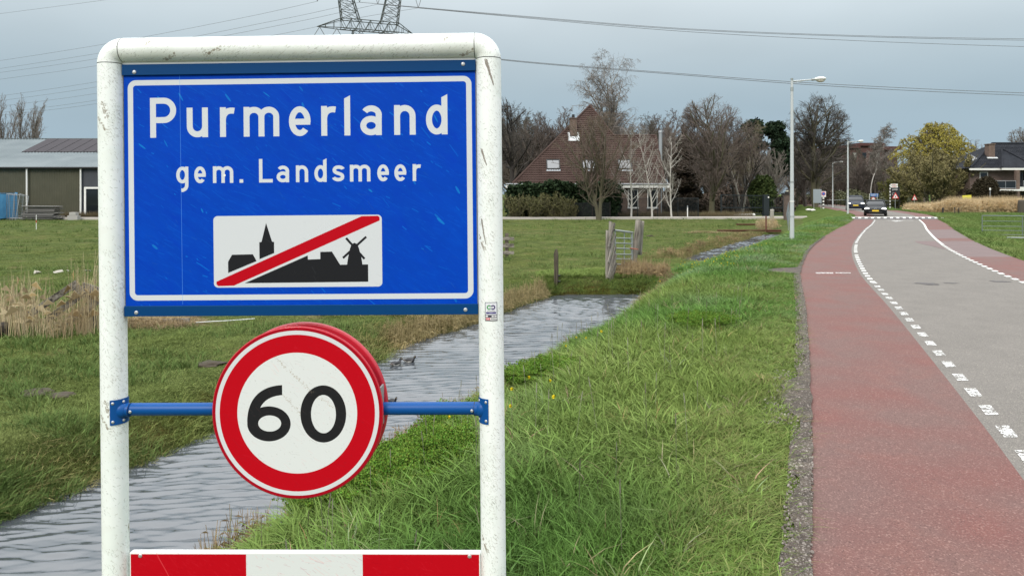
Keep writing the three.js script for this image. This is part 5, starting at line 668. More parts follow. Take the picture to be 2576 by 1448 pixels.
{ // street lamps
  const d = 28.7, g = thing('street_lamp', 'near grey street lamp on the verge beside the second stretch of ditch', 'street lamp', foot(1993, d, -.02), 0, 'street lamps along the road'), h = 6.4;
  part('pole', merge([cyl(.088, .072, 2.3, 16), cyl(.072, .052, h - 2.3, 16, 0, 2.3)]), M.lampGrey, g); part('collar', merge([cyl(.098, .09, .05, 16, 0, .9), cyl(.08, .08, .06, 16, 0, 2.28), cyl(.062, .062, .16, 12, 0, h - .42), cyl(.05, .055, .1, 12, 0, h)]), M.galv, g);
  part('arm', merge([rod(V3(.0, h - .02, 0), V3(.85, h + .05, 0), .028, 10), rod(V3(.05, h - .1, 0), V3(.5, h + .0, 0), .01, 6)]), M.lampGrey, g); part('arm_socket', rod(V3(.8, h + .045, 0), V3(.98, h + .065, 0), .05, 10), M.galv, g);
  const ring = (x, w, y0, y1) => Array.from({ length: 14 }, (_, j) => { const a = j / 14 * 6.283; return V3(x, (y0 + y1) / 2 + Math.sin(a) * (y1 - y0) / 2, Math.cos(a) * w); }); const hd = part('lamp_head', loft([ring(.9, .04, h + .03, h + .1), ring(.98, .09, h + .0, h + .14), ring(1.1, .13, h - .0, h + .17), ring(1.25, .13, h + .0, h + .17), ring(1.34, .09, h + .03, h + .14), ring(1.37, .04, h + .05, h + .11)]), std(.66, .67, .65, .4), g);
  part('lens', new THREE.SphereGeometry(1, 14, 8).scale(.17, .07, .1).translate(1.16, h + .01, 0), M.lens, hd);
  part('reflector_band', cyl(.0885, .0885, .05, 14, 0, 1.5), M.white, g);
  [[2133.8, 62.5, 0, 'second nearest street lamp, before the two dark cars'], [2095.6, 95, -.35, 'third street lamp, curved arm, left of the cars'], [2059, 140, -.5, 'farthest street lamp, behind the grey notice board']].forEach(([px, dd, lv, l]) => copyOf(g, foot(px, dd, lv), 0, l));
}
{ // wooden crossing gate on the dam
  const P = (px, py, d) => at(px, py, d), O = foot(1570, 20.6, -.9), g = thing('pasture_gate', 'weathered wooden posts holding a galvanised pasture gate on the dam', 'gate', O), L = (px, py, d) => P(px, py, d).sub(O);
  const post = (a, b, r, seed) => { const A = L(...a), B = L(...b), D = B.clone().sub(A), q = postGeo(D.length(), r, 9, seed); q.applyQuaternion(new THREE.Quaternion().setFromUnitVectors(UP, D.normalize())).translate(A.x, A.y, A.z); return part('post', q, M.wood, g); };
  post([1526, 735, 20.2], [1528, 579, 20.2], .045, 2); post([1533, 728, 20.5], [1536, 557, 20.5], .05, 5);
  post([1592, 672, 21.9], [1608, 553, 21.8], .1, 8); tag(post([1607, 640, 22.2], [1613, 556, 22.2], .1, 9), 'darker post leaning behind the gate post'); 
  for (const [a, b, w] of [[[1532, 738, 20.05], [1550, 660, 20.35], .085], [[1531, 700, 20.05], [1549, 618, 20.35], .085], [[1531, 662, 20.05], [1547, 590, 20.35], .085], [[1532, 622, 20.05], [1546, 562, 20.3], .085], [[1531, 720, 20.05], [1550, 640, 20.35], .06]]) part('plank', plank(L(...a), L(...b), w, .04, w * 10 + a[1]), M.wood, g);
  const bars = [[579, 585], [598, 600], [611, 613], [624, 626], [639, 640], [651, 651.5], [664.5, 665]]; bars.forEach(([a, b], i) => part('bar', rod(L(1546, a, 20.7), L(1592, b, 21.8), i ? .02 : .034, 8), M.galv, g));
  for (const [px, y0, y1, dd, r] of [[1548, 579, 665, 20.75, .02], [1571, 583, 665, 21.3, .018], [1590, 585, 666, 21.75, .035]]) part('upright', rod(L(px, y0, dd), L(px, y1, dd), r, 8), M.galv, g);
  part('rope', rod(L(1585, 624, 21.6), L(1606, 627, 21.7), .015, 6), std(.4, .12, .07, .9), g);
}
{ // posts and planks in the meadow
  const p1 = thing('fence_post', 'single dark wooden post at the water edge left of the gate', 'fence post', foot(1399, 19.9, -.8)); part('post', postGeo(1.05, .065, 8, 3, true), std(.3, .27, .22, .95, { map: T.wood }), p1); for (const y of [.32, .16]) part('insulator', rod(V3(.05, y, .02), V3(.12, y, .02), .022, 8), M.black, p1);
  const bf = thing('board_fence', 'piece of plank fence in the meadow behind the right sign post', 'fence', foot(1245, 26.7)); for (const x of [-.75, .45]) part('post', postGeo(.95, .07, 7, 4), M.woodDark, bf).position.x = x; for (const y of [.22, .48, .74]) part('plank', plank(V3(-.85, y, .08), V3(.72, y + .015, .08), .13, .035, y * 9), M.wood, bf);
  const O = foot(150, 12.4), bk = thing('broken_fence', 'collapsed weathered plank fence among dry reeds left of the sign', 'fence', O), L = (px, py, d) => at(px, py, d).sub(O);
  [[[74, 790, 12.2], [183, 717, 12.4], .115, .07], [[181, 713, 12.4], [205, 742, 12.4], .12, .07], [[116, 805, 12.35], [205, 742, 12.55], .12, .06], [[165, 810, 12.5], [247, 756, 12.7], .12, .06], [[204, 718, 12.75], [262, 738, 12.9], .13, .06]].forEach(([a, b, w, t], i) => part('plank', plank(L(...a), L(...b), w, t, i * 3 + 1), M.wood, bk)); const bp = part('post', postGeo(.8, .07, 8, 6), M.woodDark, bk); bp.position.copy(L(238, 842, 12.9)); bp.rotation.z = .15;
  const lg = part('log', postGeo(.75, .13, 9, 7).rotateZ(Math.PI / 2), std(.15, .13, .11, .95, { map: T.wood }), scene); tag(lg, 'dark log lying at the left edge beside the reeds', 'log'); lg.position.copy(foot(18, 12.1, MEADOW + .12)); lg.rotation.y = .5;
  const pk = part('plank', plank(V3(-.35, 0, 0), V3(.2, .02, .05), .1, .05, 5), M.wood, scene); tag(pk, 'short loose plank on the meadow under the blue board', 'plank'); pk.position.copy(foot(452, 13.2, MEADOW + .06));
  [[1497, 709, 20.4, .34, 'pale broken paving slab tilted beside the gate planks'], [1523, 700, 21, .3, 'thin pale slab lying behind the tilted one']].forEach(([px, py, d, w, l], i) => { const m = part('stone_slab', rbx(w, .07, .4, .015), M.stone, scene); tag(m, l, 'slab'); m.position.copy(at(px, py, d)); m.rotation.set(.35 - i * .3, .4, -.12 + i * .1); });
  [[90, 577, 'thin white and red marking pole in the meadow left of the sign', true, 1.0, .022], [1730, 540, 'white marker post beside the farm track', false, 1.22, .05]].forEach(([px, py, l, band, h, r]) => { const d = band ? 48.5 : 70.0, g = thing('marker_post', l, 'marker post', foot(px, d)); part('post', cyl(r, r, h, 10), M.white, g); part('band', cyl(r * 1.03, r * 1.03, .2, 10, 0, h * (band ? .45 : .9)), band ? std(.45, .03, .03, .6) : M.zinc, g); });
  [[95, .2, 'leftmost white scrap of litter on the meadow'], [150, .26, 'longest white scrap of litter on the meadow'], [172, .1, 'small white scrap between the longer litter pieces'], [228, .18, 'rightmost white scrap of litter on the meadow']].forEach(([px, w, l], i) => { const d = 21.5 + i * .2, p = foot(px * .97, d), g = new THREE.PlaneGeometry(w, .1, 6, 2), q = g.attributes.position; for (let k = 0; k < q.count; k++) q.setZ(k, .05 * noise3(q.getX(k) * 9 + i, q.getY(k) * 20, i)); g.rotateX(-1.1).rotateY(i); const m = part('litter', g, std(.36, .34, .29, .9), scene); tag(m, l, 'litter'); m.position.set(p.x, groundH(p.x, d) + .06, p.z); });
  const cd = part('cord', new THREE.TubeGeometry(new THREE.CatmullRomCurve3([at(492, 806, 13), at(530, 804, 13.1), at(575, 803.5, 13.2), at(640, 800, 13.4)].map((p) => (p.y = MEADOW + .07, p))), 20, .008, 5), std(.6, .62, .62, .7), scene); tag(cd, 'pale cord lying across the meadow below the blue board', 'cord');
}
{ // farm entrance: mesh fence, sliding gate, pillar
  const fx = (px, d) => (px - CX) / F * d, d = 70.9, x0 = fx(1553, d), x1 = fx(1757, d), g = thing('mesh_fence', 'dark green wire mesh fence before the farmhouse windows', 'fence', [x0, MEADOW, -d]); const W = x1 - x0, hh = 2.0, w = []; for (let x = 0; x < W; x += .055) w.push(rod(V3(x, .1, 0), V3(x, hh, 0), .0075, 3)); for (let y = .1; y <= hh; y += .2) w.push(rod(V3(0, y, .01), V3(W, y, .01), .009, 3)); tag(part('wire_mesh', merge(w), M.gateGreen, g), null, null, null, 'stuff'); for (let i = 0; i < 5; i++) part('post', cyl(.04, .04, hh + .06, 8, W * i / 4, 0, -.03), M.gateGreen, g); part('top_rail', rod(V3(0, hh, 0), V3(W, hh, 0), .025), M.gateGreen, g);
  const s = thing('windbreak', 'low dark mesh windbreak panel left of the twin trunk tree', 'windbreak', [fx(1446, 70.3), MEADOW, -70.3]); const wb = []; for (let x = 0; x < 3.5; x += .05) wb.push(rod(V3(x, .1, 0), V3(x, 1.6, 0), .01, 3)); for (let y = .1; y < 1.6; y += .1) wb.push(rod(V3(0, y, .012), V3(3.5, y, .012), .006, 3)); tag(part('wire_mesh', merge(wb), std(.04, .045, .05, .7), s), null, null, null, 'stuff'); for (const x of [0, 1.75, 3.5]) part('post', cyl(.04, .04, 1.7, 7, x, 0, 0), M.barkDark, s);
  const d2 = 73, a = fx(1813, d2), b = fx(1972, d2), sg = thing('sliding_gate', 'dark metal sliding gate with upright bars at the farm entrance', 'gate', [a, MEADOW + .05, -d2]), SW = b - a; part('frame', merge([bx(SW, .14, .12, SW / 2, .3, 0), bx(SW, .1, .08, SW / 2, .98, 0), bx(SW * .66, .09, .08, SW * .33, 2.25, 0, 0, 0, -.02), bx(.12, 2.3, .12, .06, 1.2, 0), bx(.1, 2.1, .1, SW - .05, 1.1, 0)]), M.gateGreen, sg); part('gate_post', rbx(.56, 2.3, .5, .02, SW * .71, 1.15, .1), M.gateGreen, sg); part('warning_plate', bx(.14, .14, .01, SW * .74, 2.05, .36), M.white, sg);
  const bg = new THREE.CylinderGeometry(.017, .017, 1, 5); for (let i = 0; i < 38; i++) { const m = part('bar', bg, M.gateGreen, sg), h = i < 25 ? 1.85 : 1.7; m.scale.y = h; m.position.set(.2 + i * (SW - .3) / 38, .35 + h / 2, -.02); }
  const bo = part('boat', loft([0, .25, .6, 1].map((t) => Array.from({ length: 10 }, (_, j) => { const an = j / 10 * 6.283, w = .32 * Math.sin(Math.min(1, t * 1.6 + .08) * 1.57) * (1 - t * .1); return V3(t * 2.3 - 1.15, .22 + Math.sin(an) * .16, Math.cos(an) * w); }))), std(.6, .6, .57, .5), scene); tag(bo, 'small upturned white dinghy hull before the sliding gate', 'boat'); bo.position.set(fx(1870, 71.8), MEADOW + .05, -71.8); bo.rotation.z = .04;
  const pl = thing('brick_pillar', 'brown brick gate pillar topped by a lamp beside the near street lamp', 'pillar', foot(1981, 66, MEADOW)); part('shaft', uvMetres(bx(.5, 2.35, .5, 0, 1.17, 0), 2.2), M.brickDark, pl); part('cap', bx(.6, .12, .6, 0, 2.41, 0), M.barkDark, pl); const la = part('lantern', merge([cyl(.1, .12, .2, 10, 0, 2.47), cyl(.16, .05, .12, 10, 0, 2.78)]), M.black, pl); part('globe', new THREE.SphereGeometry(.13, 12, 8).translate(0, 2.7, 0), std(.62, .6, .5, .4), la);
  const bl = part('stone_bollard', postGeo(1.1, .19, 10, 11), M.stone, scene); tag(bl, 'pale stone bollard right of the sliding gate post', 'bollard'); bl.position.copy(foot(1943, 62, MEADOW)); bl.scale.set(.9, 1, .9);
  const dm = thing('metal_plate', 'grey diamond shaped metal plate on edge before the brick pillar', 'plate', foot(1983, 46, -.35)); { const sh = new THREE.Shape(); sh.moveTo(0, 0); sh.lineTo(.13, .75); sh.lineTo(.02, 1.65); sh.lineTo(-.12, .85); part('plate', new THREE.ExtrudeGeometry(sh, { depth: .03, bevelEnabled: false }), std(.2, .23, .25, .5, { metalness: .3 }), dm); part('stake', cyl(.02, .02, 1.2, 6, 0, -.2, .06), M.galv, dm); }
  // rusty beams and culvert over the far ditch
  const e = 46, rb = thing('rusty_beam', 'long rusty steel beam over the dark culvert of the far ditch', 'beam', [fx(1805, e), -.62, -e]); part('beam', merge([bx(4.15, .03, .16, 2.07, .1, 0), bx(4.15, .12, .03, 2.07, .05, 0), bx(4.15, .03, .16, 2.07, -.01, 0)]), M.rust, rb); part('post', cyl(.05, .05, 1.0, 7, 3.2, 0, -.1), M.rust, rb); part('culvert', bx(.85, .4, .5, 2.15, -.24, -.2), M.black, rb);
  const rb2 = part('rusty_beam', merge([bx(2.9, .03, .16, 0, .1, 0), bx(2.9, .12, .03, 0, .05, 0)]), M.rust, scene); tag(rb2, 'shorter rusty beam lying behind the long one', 'beam'); rb2.position.set(fx(1902, 53), -.52, -53);
}
{ // field gate right of the road
  const d = 34, O = foot(2472, d, -.35), gm = std(.17, .2, .195, .6, { metalness: .3 }), g = thing('field_gate', 'grey five-barred metal field gate at the right edge', 'gate', O); [1.12, .86, .62, .42, .22].forEach((y, i) => part('bar', rod(V3(0, y + .0, 0), V3(3.6, y - .02, .6), i ? .014 : .024, 8), gm, g)); for (const t of [0, .48, 1]) part('upright', rod(V3(3.6 * t, .15, .6 * t), V3(3.6 * t, 1.13, .6 * t), .02, 8), gm, g);
  const fg = thing('field_barrier', 'second low rail gate behind the field gate, at the frame edge', 'gate', foot(2535, 31.4, -.4)); part('bar', rod(V3(0, .28, 0), V3(2, .26, .3), .03, 8), M.galv, fg); part('bar', rod(V3(-.2, .05, 0), V3(2, .03, .3), .03, 8), M.galv, fg); part('upright', rod(V3(0, -.1, 0), V3(0, .3, 0), .03, 8), M.galv, fg);
  [[2373, 77, .75, .1, 'short dark stump with a knob top on the right verge'], [2403, 74, .85, .055, 'left one of two short dark posts before the reeds'], [2413, 74, .8, .05, 'right one of two short dark posts before the reeds']].forEach(([px, dd, h, r, l], i) => { const m = part('wooden_post', postGeo(h, r, 8, 20 + i), M.barkDark, scene); tag(m, l, 'post'); m.position.copy(foot(px, dd, -.42)); });
  const st = part('tree_stump', postGeo(1.6, .42, 12, 31), M.bark, scene); tag(st, 'thick brown tree stump at the right edge of the reeds', 'stump'); st.position.copy(foot(2573, 78, -.45));
  const gl = thing('garden_lamp', 'thin pale garden lamp post before the villa', 'garden lamp', foot(2492, 88, -.45)); part('pole', cyl(.045, .04, 2.8, 8), M.zinc, gl); part('lamp_head', cyl(.1, .1, .28, 10, 0, 2.75), M.white, gl);
  const yb = thing('notice_board', 'yellow notice board standing in the reeds before the villa', 'sign', foot(2433, 88, -.45)); for (const x of [-.5, .5]) part('post', cyl(.04, .04, 1.9, 7, x), M.wood, yb); part('panel', bx(1.1, .72, .04, 0, 1.75, .06, 0, 0, .05), std(.72, .66, .06, .5), yb); part('stripe', bx(.95, .14, .02, .02, 1.53, .085, 0, 0, .05), std(.5, .05, .05, .5), yb);
}
{ // signs at the bend
  const roundSign = (g, y, r, rim, inner, z = .05) => { const p = part('sign_plate', new THREE.CylinderGeometry(r, r, .03, 24).rotateX(Math.PI / 2).translate(0, y, z), rim, g); if (inner) part('sign_face', new THREE.CylinderGeometry(r * .7, r * .7, .01, 24).rotateX(Math.PI / 2).translate(0, y, z + .02), inner, p); return p; };
  const white = M.white, red = std(.55, .03, .03, .5), blue = std(.03, .16, .5, .5);
  const banded = (g, h, r, x = 0) => { for (let i = 0; i < h / .2; i++) part('post_band', cyl(r, r, Math.min(.2, h - i * .2), 10, x, i * .2), i % 2 ? white : M.black, g); };
  { const g = thing('information_sign', 'grey back of a large panel on two legs beside the tall tree', 'sign', foot(2057, 85, -.2)); for (const x of [-.42, .42]) part('leg', cyl(.035, .035, 1.1, 7, x), M.galv, g); part('panel', rbx(1.0, 1.65, .08, .02, 0, 1.75, 0), std(.3, .34, .37, .5, { metalness: .2 }), g); }
  { const g = thing('traffic_sign', 'white and blue round sign on a black and white banded post', 'traffic sign', foot(2072, 88, -.2)); banded(g, 1.6, .1); part('sign_back', bx(.62, .7, .03, 0, 2.0, .03), white, g); roundSign(g, 2.05, .24, red, blue, .06); }
  [[2035, 'left white sack lying on the verge below the panel'], [2045, 'right white sack lying on the verge below the panel']].forEach(([px, l], i) => { const m = part('sack', new THREE.SphereGeometry(.32, 12, 8).scale(1.1, .45, .7), std(.66, .65, .62, .8), scene); tag(m, l, 'sack'); m.position.copy(foot(px, 82, -.02 - i * .04)); });
  { const g = thing('warning_sign', 'red bordered triangular warning sign on a grey pole right of the cars', 'traffic sign', foot(2253, 84, -.1)); part('pole', cyl(.03, .03, 1.75, 8), M.galv, g); const tri = (s) => { const h = new THREE.Shape(); h.moveTo(-.42 * s, -.24 * s); h.lineTo(.42 * s, -.24 * s); h.lineTo(0, .5 * s); return h; }; const p = part('sign_plate', new THREE.ExtrudeGeometry(tri(1), { depth: .02, bevelEnabled: false }).translate(0, 1.62, .04), red, g); part('sign_face', new THREE.ExtrudeGeometry(tri(.66), { depth: .008, bevelEnabled: false }).translate(0, 1.61, .06), white, p); part('symbol', merge([bx(.05, .2, .01, 0, 1.63, .074), bx(.14, .05, .01, 0, 1.6, .075)]), M.black, p);
    const c = copyOf(g, foot(2301, 92, -.35), .2, 'second red triangular warning sign, rising from the reeds'); c.name = numbered('warning_sign'); }
  { const g = thing('signpost', 'white direction boards on a black and white banded post', 'signpost', foot(2240, 92, -.2)); banded(g, 3.4, .07); for (const y of [2.95, 3.22]) part('finger_board', rbx(.95, .22, .03, .01, .5, y, .06), white, g); part('letters', merge([bx(.6, .05, .005, .5, 2.95, .08), bx(.5, .05, .005, .45, 3.22, .08)]), red, g); }
  { const g = thing('shop_sign', 'black shop board with white lettering in a dark frame behind the triangle sign', 'sign', foot(2252, 94, -.2)); for (const x of [-.6, .6]) part('leg', cyl(.035, .035, 2.9, 7, x), M.black, g); const p = part('panel', rbx(1.3, 1.5, .06, .01, 0, 2.2, 0), std(.018, .02, .022, .5), g); const t = canvasTex(256, 64, (c) => { c.fillStyle = 'rgb(38,40,42)'; c.fillRect(0, 0, 256, 64); c.fillStyle = 'rgb(225,225,225)'; c.font = 'bold 46px sans-serif'; c.textAlign = 'center'; c.fillText('JUTTER', 128, 48); }); part('lettering', new THREE.PlaneGeometry(1.15, .29).translate(0, 2.6, .034), std(1, 1, 1, .5, { map: t }), p); part('emblem', new THREE.TorusGeometry(.16, .035, 8, 20).translate(-.2, 2.0, .04), std(.3, .3, .3, .5), p); }
  { const g = thing('town_sign', 'small blue town sign facing away down the road behind the front car', 'road sign', foot(2198, 112, -.3)); g.rotation.y = -.4; for (const x of [-.55, .55]) part('post', cyl(.04, .04, 2.2, 8, x), white, g); part('sign_board', rbx(1.15, .5, .04, .01, 0, 1.95, .0, 0), blue, g).rotation.z = -.07; part('text_line', merge([bx(.8, .07, .01, 0, 2.05, .026), bx(.6, .05, .01, 0, 1.88, .026)]), white, g); const r = roundSign(g, 1.35, .3, red, white); }
  const rail = (label, pxa, pxb, d, h, n) => { const a = foot(pxa, d, -.25), b = foot(pxb, d, -.25), W = b.x - a.x, g = thing('railing', label, 'railing', a); for (let i = 0; i < 2; i++) part('rail', rod(V3(0, h * (.55 + .45 * i), 0), V3(W, h * (.55 + .45 * i), 0), .035, 6), i ? M.galv : M.black, g); for (let i = 0; i <= n; i++) part('post', cyl(.04, .04, h, 6, W * i / n), M.black, g); };
  rail('dark railing beside the road left of the cars', 2082, 2172, 112, 1.1, 8); rail('dark railing beside the road right of the cars', 2212, 2262, 104, 1.1, 5);
}
// ------------------------------------------------------------------ cars
function car(label, px, d, lv, turn, W, HH, paint, body = 0) {
  const g = thing('car', label, 'car', foot(px, d, lv), turn), hw = W / 2, m = phys(...paint, .4, { clearcoat: .12, clearcoatRoughness: .15, specularIntensity: .3 }), belt = HH * .64;
  const ring = (z, w, t, b) => [[-.8, b], [-.97, b + .08], [-1, b + .25], [-1, lerp(b, t, .62)], [-.95, t - .07], [-.82, t], [-.4, t + .015], [0, t + .02], [.4, t + .015], [.82, t], [.95, t - .07], [1, lerp(b, t, .62)], [1, b + .25], [.97, b + .08], [.8, b]].map(([x, y]) => V3(x * w, y, z));
  const k = HH / 1.46; part('body', loft([ring(2.12, hw * .6, .6 * k, .32), ring(2.08, hw * .84, .66 * k, .24), ring(1.95, hw * .95, .73 * k, .2), ring(1.6, hw * .99, .82 * k, .19), ring(1.0, hw, .92 * k, .19), ring(0, hw, .95 * k, .19), ring(-1.3, hw, .98 * k, .19), ring(-1.9, hw * .96, .98 * k, .24), ring(-2.1, hw * .86, .88 * k, .34)]), m, g);
  const hr = (y, z0, z1, w, r = .18) => { const p = []; for (const [sx, sz, a0] of [[1, 1, 0], [-1, 1, 1.57], [-1, -1, 3.14], [1, -1, 4.71]]) for (let i = 0; i < 4; i++) { const a = a0 + i / 3 * 1.57; p.push(V3(sx * (w - r) + Math.cos(a) * r, y, (sz > 0 ? z0 - r : z1 + r) + Math.sin(a) * r)); } return p; };
  part('windows', loft([hr(.9 * k, 1.05, -1.95, hw * .88), hr(1.1 * k, .78, -1.82, hw * .84), hr(1.36 * k, .25, -1.55, hw * .72)]), M.glass, g);
  part('roof', loft([hr(1.36 * k, .3, -1.62, hw * .74), hr(1.42 * k, .15, -1.5, hw * .7), hr(HH, -.15, -1.25, hw * .5)]), m, g);
  for (const s of [-1, 1]) {
    part('pillar', merge([bar(V3(s * hw * .86, .92 * k, 1.0), V3(s * hw * .73, 1.38 * k, .22), .06, .06), bar(V3(s * hw * .87, .96 * k, -.4), V3(s * hw * .74, 1.38 * k, -.5), .05, .1), bar(V3(s * hw * .86, .96 * k, -1.75), V3(s * hw * .74, 1.38 * k, -1.5), .06, .14)]), m, g);
    const hl = part('headlight', new THREE.SphereGeometry(1, 16, 10).scale(.21, .1, .1).rotateY(s * .45).translate(s * hw * .72, .66 * k, 1.96), std(.7, .72, .75, .2, { emissive: new THREE.Color(1, .97, .92), emissiveIntensity: lv > -5 && body < 2 ? 3 : 0 }), g);
    part('mirror', rbx(.2, .13, .1, .04, s * (hw + .06), 1.0 * k, .72), m, g);
    for (const z of [1.3, -1.3]) { const w = part('wheel', new THREE.CylinderGeometry(.32, .32, .2, 24).rotateZ(Math.PI / 2).translate(s * (hw - .11), .32, z), std(.012, .012, .013, .8), g); part('rim', new THREE.CylinderGeometry(.2, .2, .21, 16).rotateZ(Math.PI / 2).translate(s * (hw - .1), .32, z), M.galv, w); }
  }
  part('grille', rbx(hw * (body ? 1.0 : 1.15), .13, .06, .02, 0, .36 * k + .02, 2.1), M.black, g); if (body === 1) part('badge_trim', merge([bar(V3(-.45, .66 * k, 2.08), V3(0, .58 * k, 2.13), .03, .03), bar(V3(.45, .66 * k, 2.08), V3(0, .58 * k, 2.13), .03, .03)]), M.galv, g); else part('badge', new THREE.TorusGeometry(.07, .015, 6, 16).scale(1.4, 1, 1).translate(0, .64 * k, 2.09), M.galv, g);
  part('number_plate', rbx(.52, .115, .02, .005, 0, .5 * k, 2.135), M.yellow, g); part('windscreen_cube', bx(.01, .01, .01, 0, .95 * k, .9), m, g); return g;  // last part: tiny cube in body paint at the foot of the windscreen
}
const front = car('black hatchback with lit headlights driving onto the white toothed crossing', 2203, 56.3, .08, -.47, 1.82, 1.44, [.01, .011, .013]); front.scale.setScalar(.89);
car('dark blue taller car with lit headlights behind the black hatchback', 2152, 79, .02, -.42, 1.86, 1.64, [.016, .022, .036], 1);
car('white parked car cut by the right frame edge behind the stump', 2612, 80, -.42, -.9, 1.8, 1.5, [.7, .7, .69], 2);
// ------------------------------------------------------------------ ducks
{
  const duck = (label, px, py, turn, s) => { const d = depthOf(py, WATER), g = thing('duck', label, 'duck', at(px, py, d), turn, 'ducks on the ditch'); g.scale.setScalar(s);
    const R = (z, y, w, h) => Array.from({ length: 12 }, (_, j) => { const a = j / 12 * 6.283; return V3(Math.cos(a) * w, y + Math.sin(a) * h, z); });
    const blk = [.014, .014, .018], wht = [.62, .61, .58], brn = [.05, .035, .026];
    part('body', loft([R(-.21, .06, .008, .006), R(-.17, .06, .05, .02), R(-.1, .05, .08, .05), R(0, .045, .095, .065), R(.09, .05, .085, .065), R(.12, .085, .058, .05), R(.115, .12, .042, .036), R(.12, .145, .045, .036), R(.14, .16, .048, .042), R(.175, .155, .038, .034), R(.195, .147, .021, .014), R(.222, .141, .022, .008), R(.234, .14, .01, .004)], true, (p, i) => i >= 4 ? (i >= 10 ? [.2, .22, .26] : blk) : p.y < .075 && Math.abs(p.x) > .03 && i > 1 ? wht : i < 2 ? brn : blk), std(1, 1, 1, .6, { vertexColors: true }), g);
    for (const s2 of [-1, 1]) { part('eye', new THREE.SphereGeometry(.006, 8, 6).translate(s2 * .043, .17, .155), M.yellow, g); part('wing', new THREE.SphereGeometry(1, 10, 8).scale(.025, .035, .1).translate(s2 * .078, .075, -.03), std(.02, .02, .022, .7), g); } return g; };
  duck('black and white duck swimming lower and left of its mate', 997, 919, 2.3, .6); duck('black and white duck with raised head right of its mate', 1031, 911, 1.4, .6); duck('small dark duck half hidden by the round sign edge', 986, 1013, 1.2, .45);
}
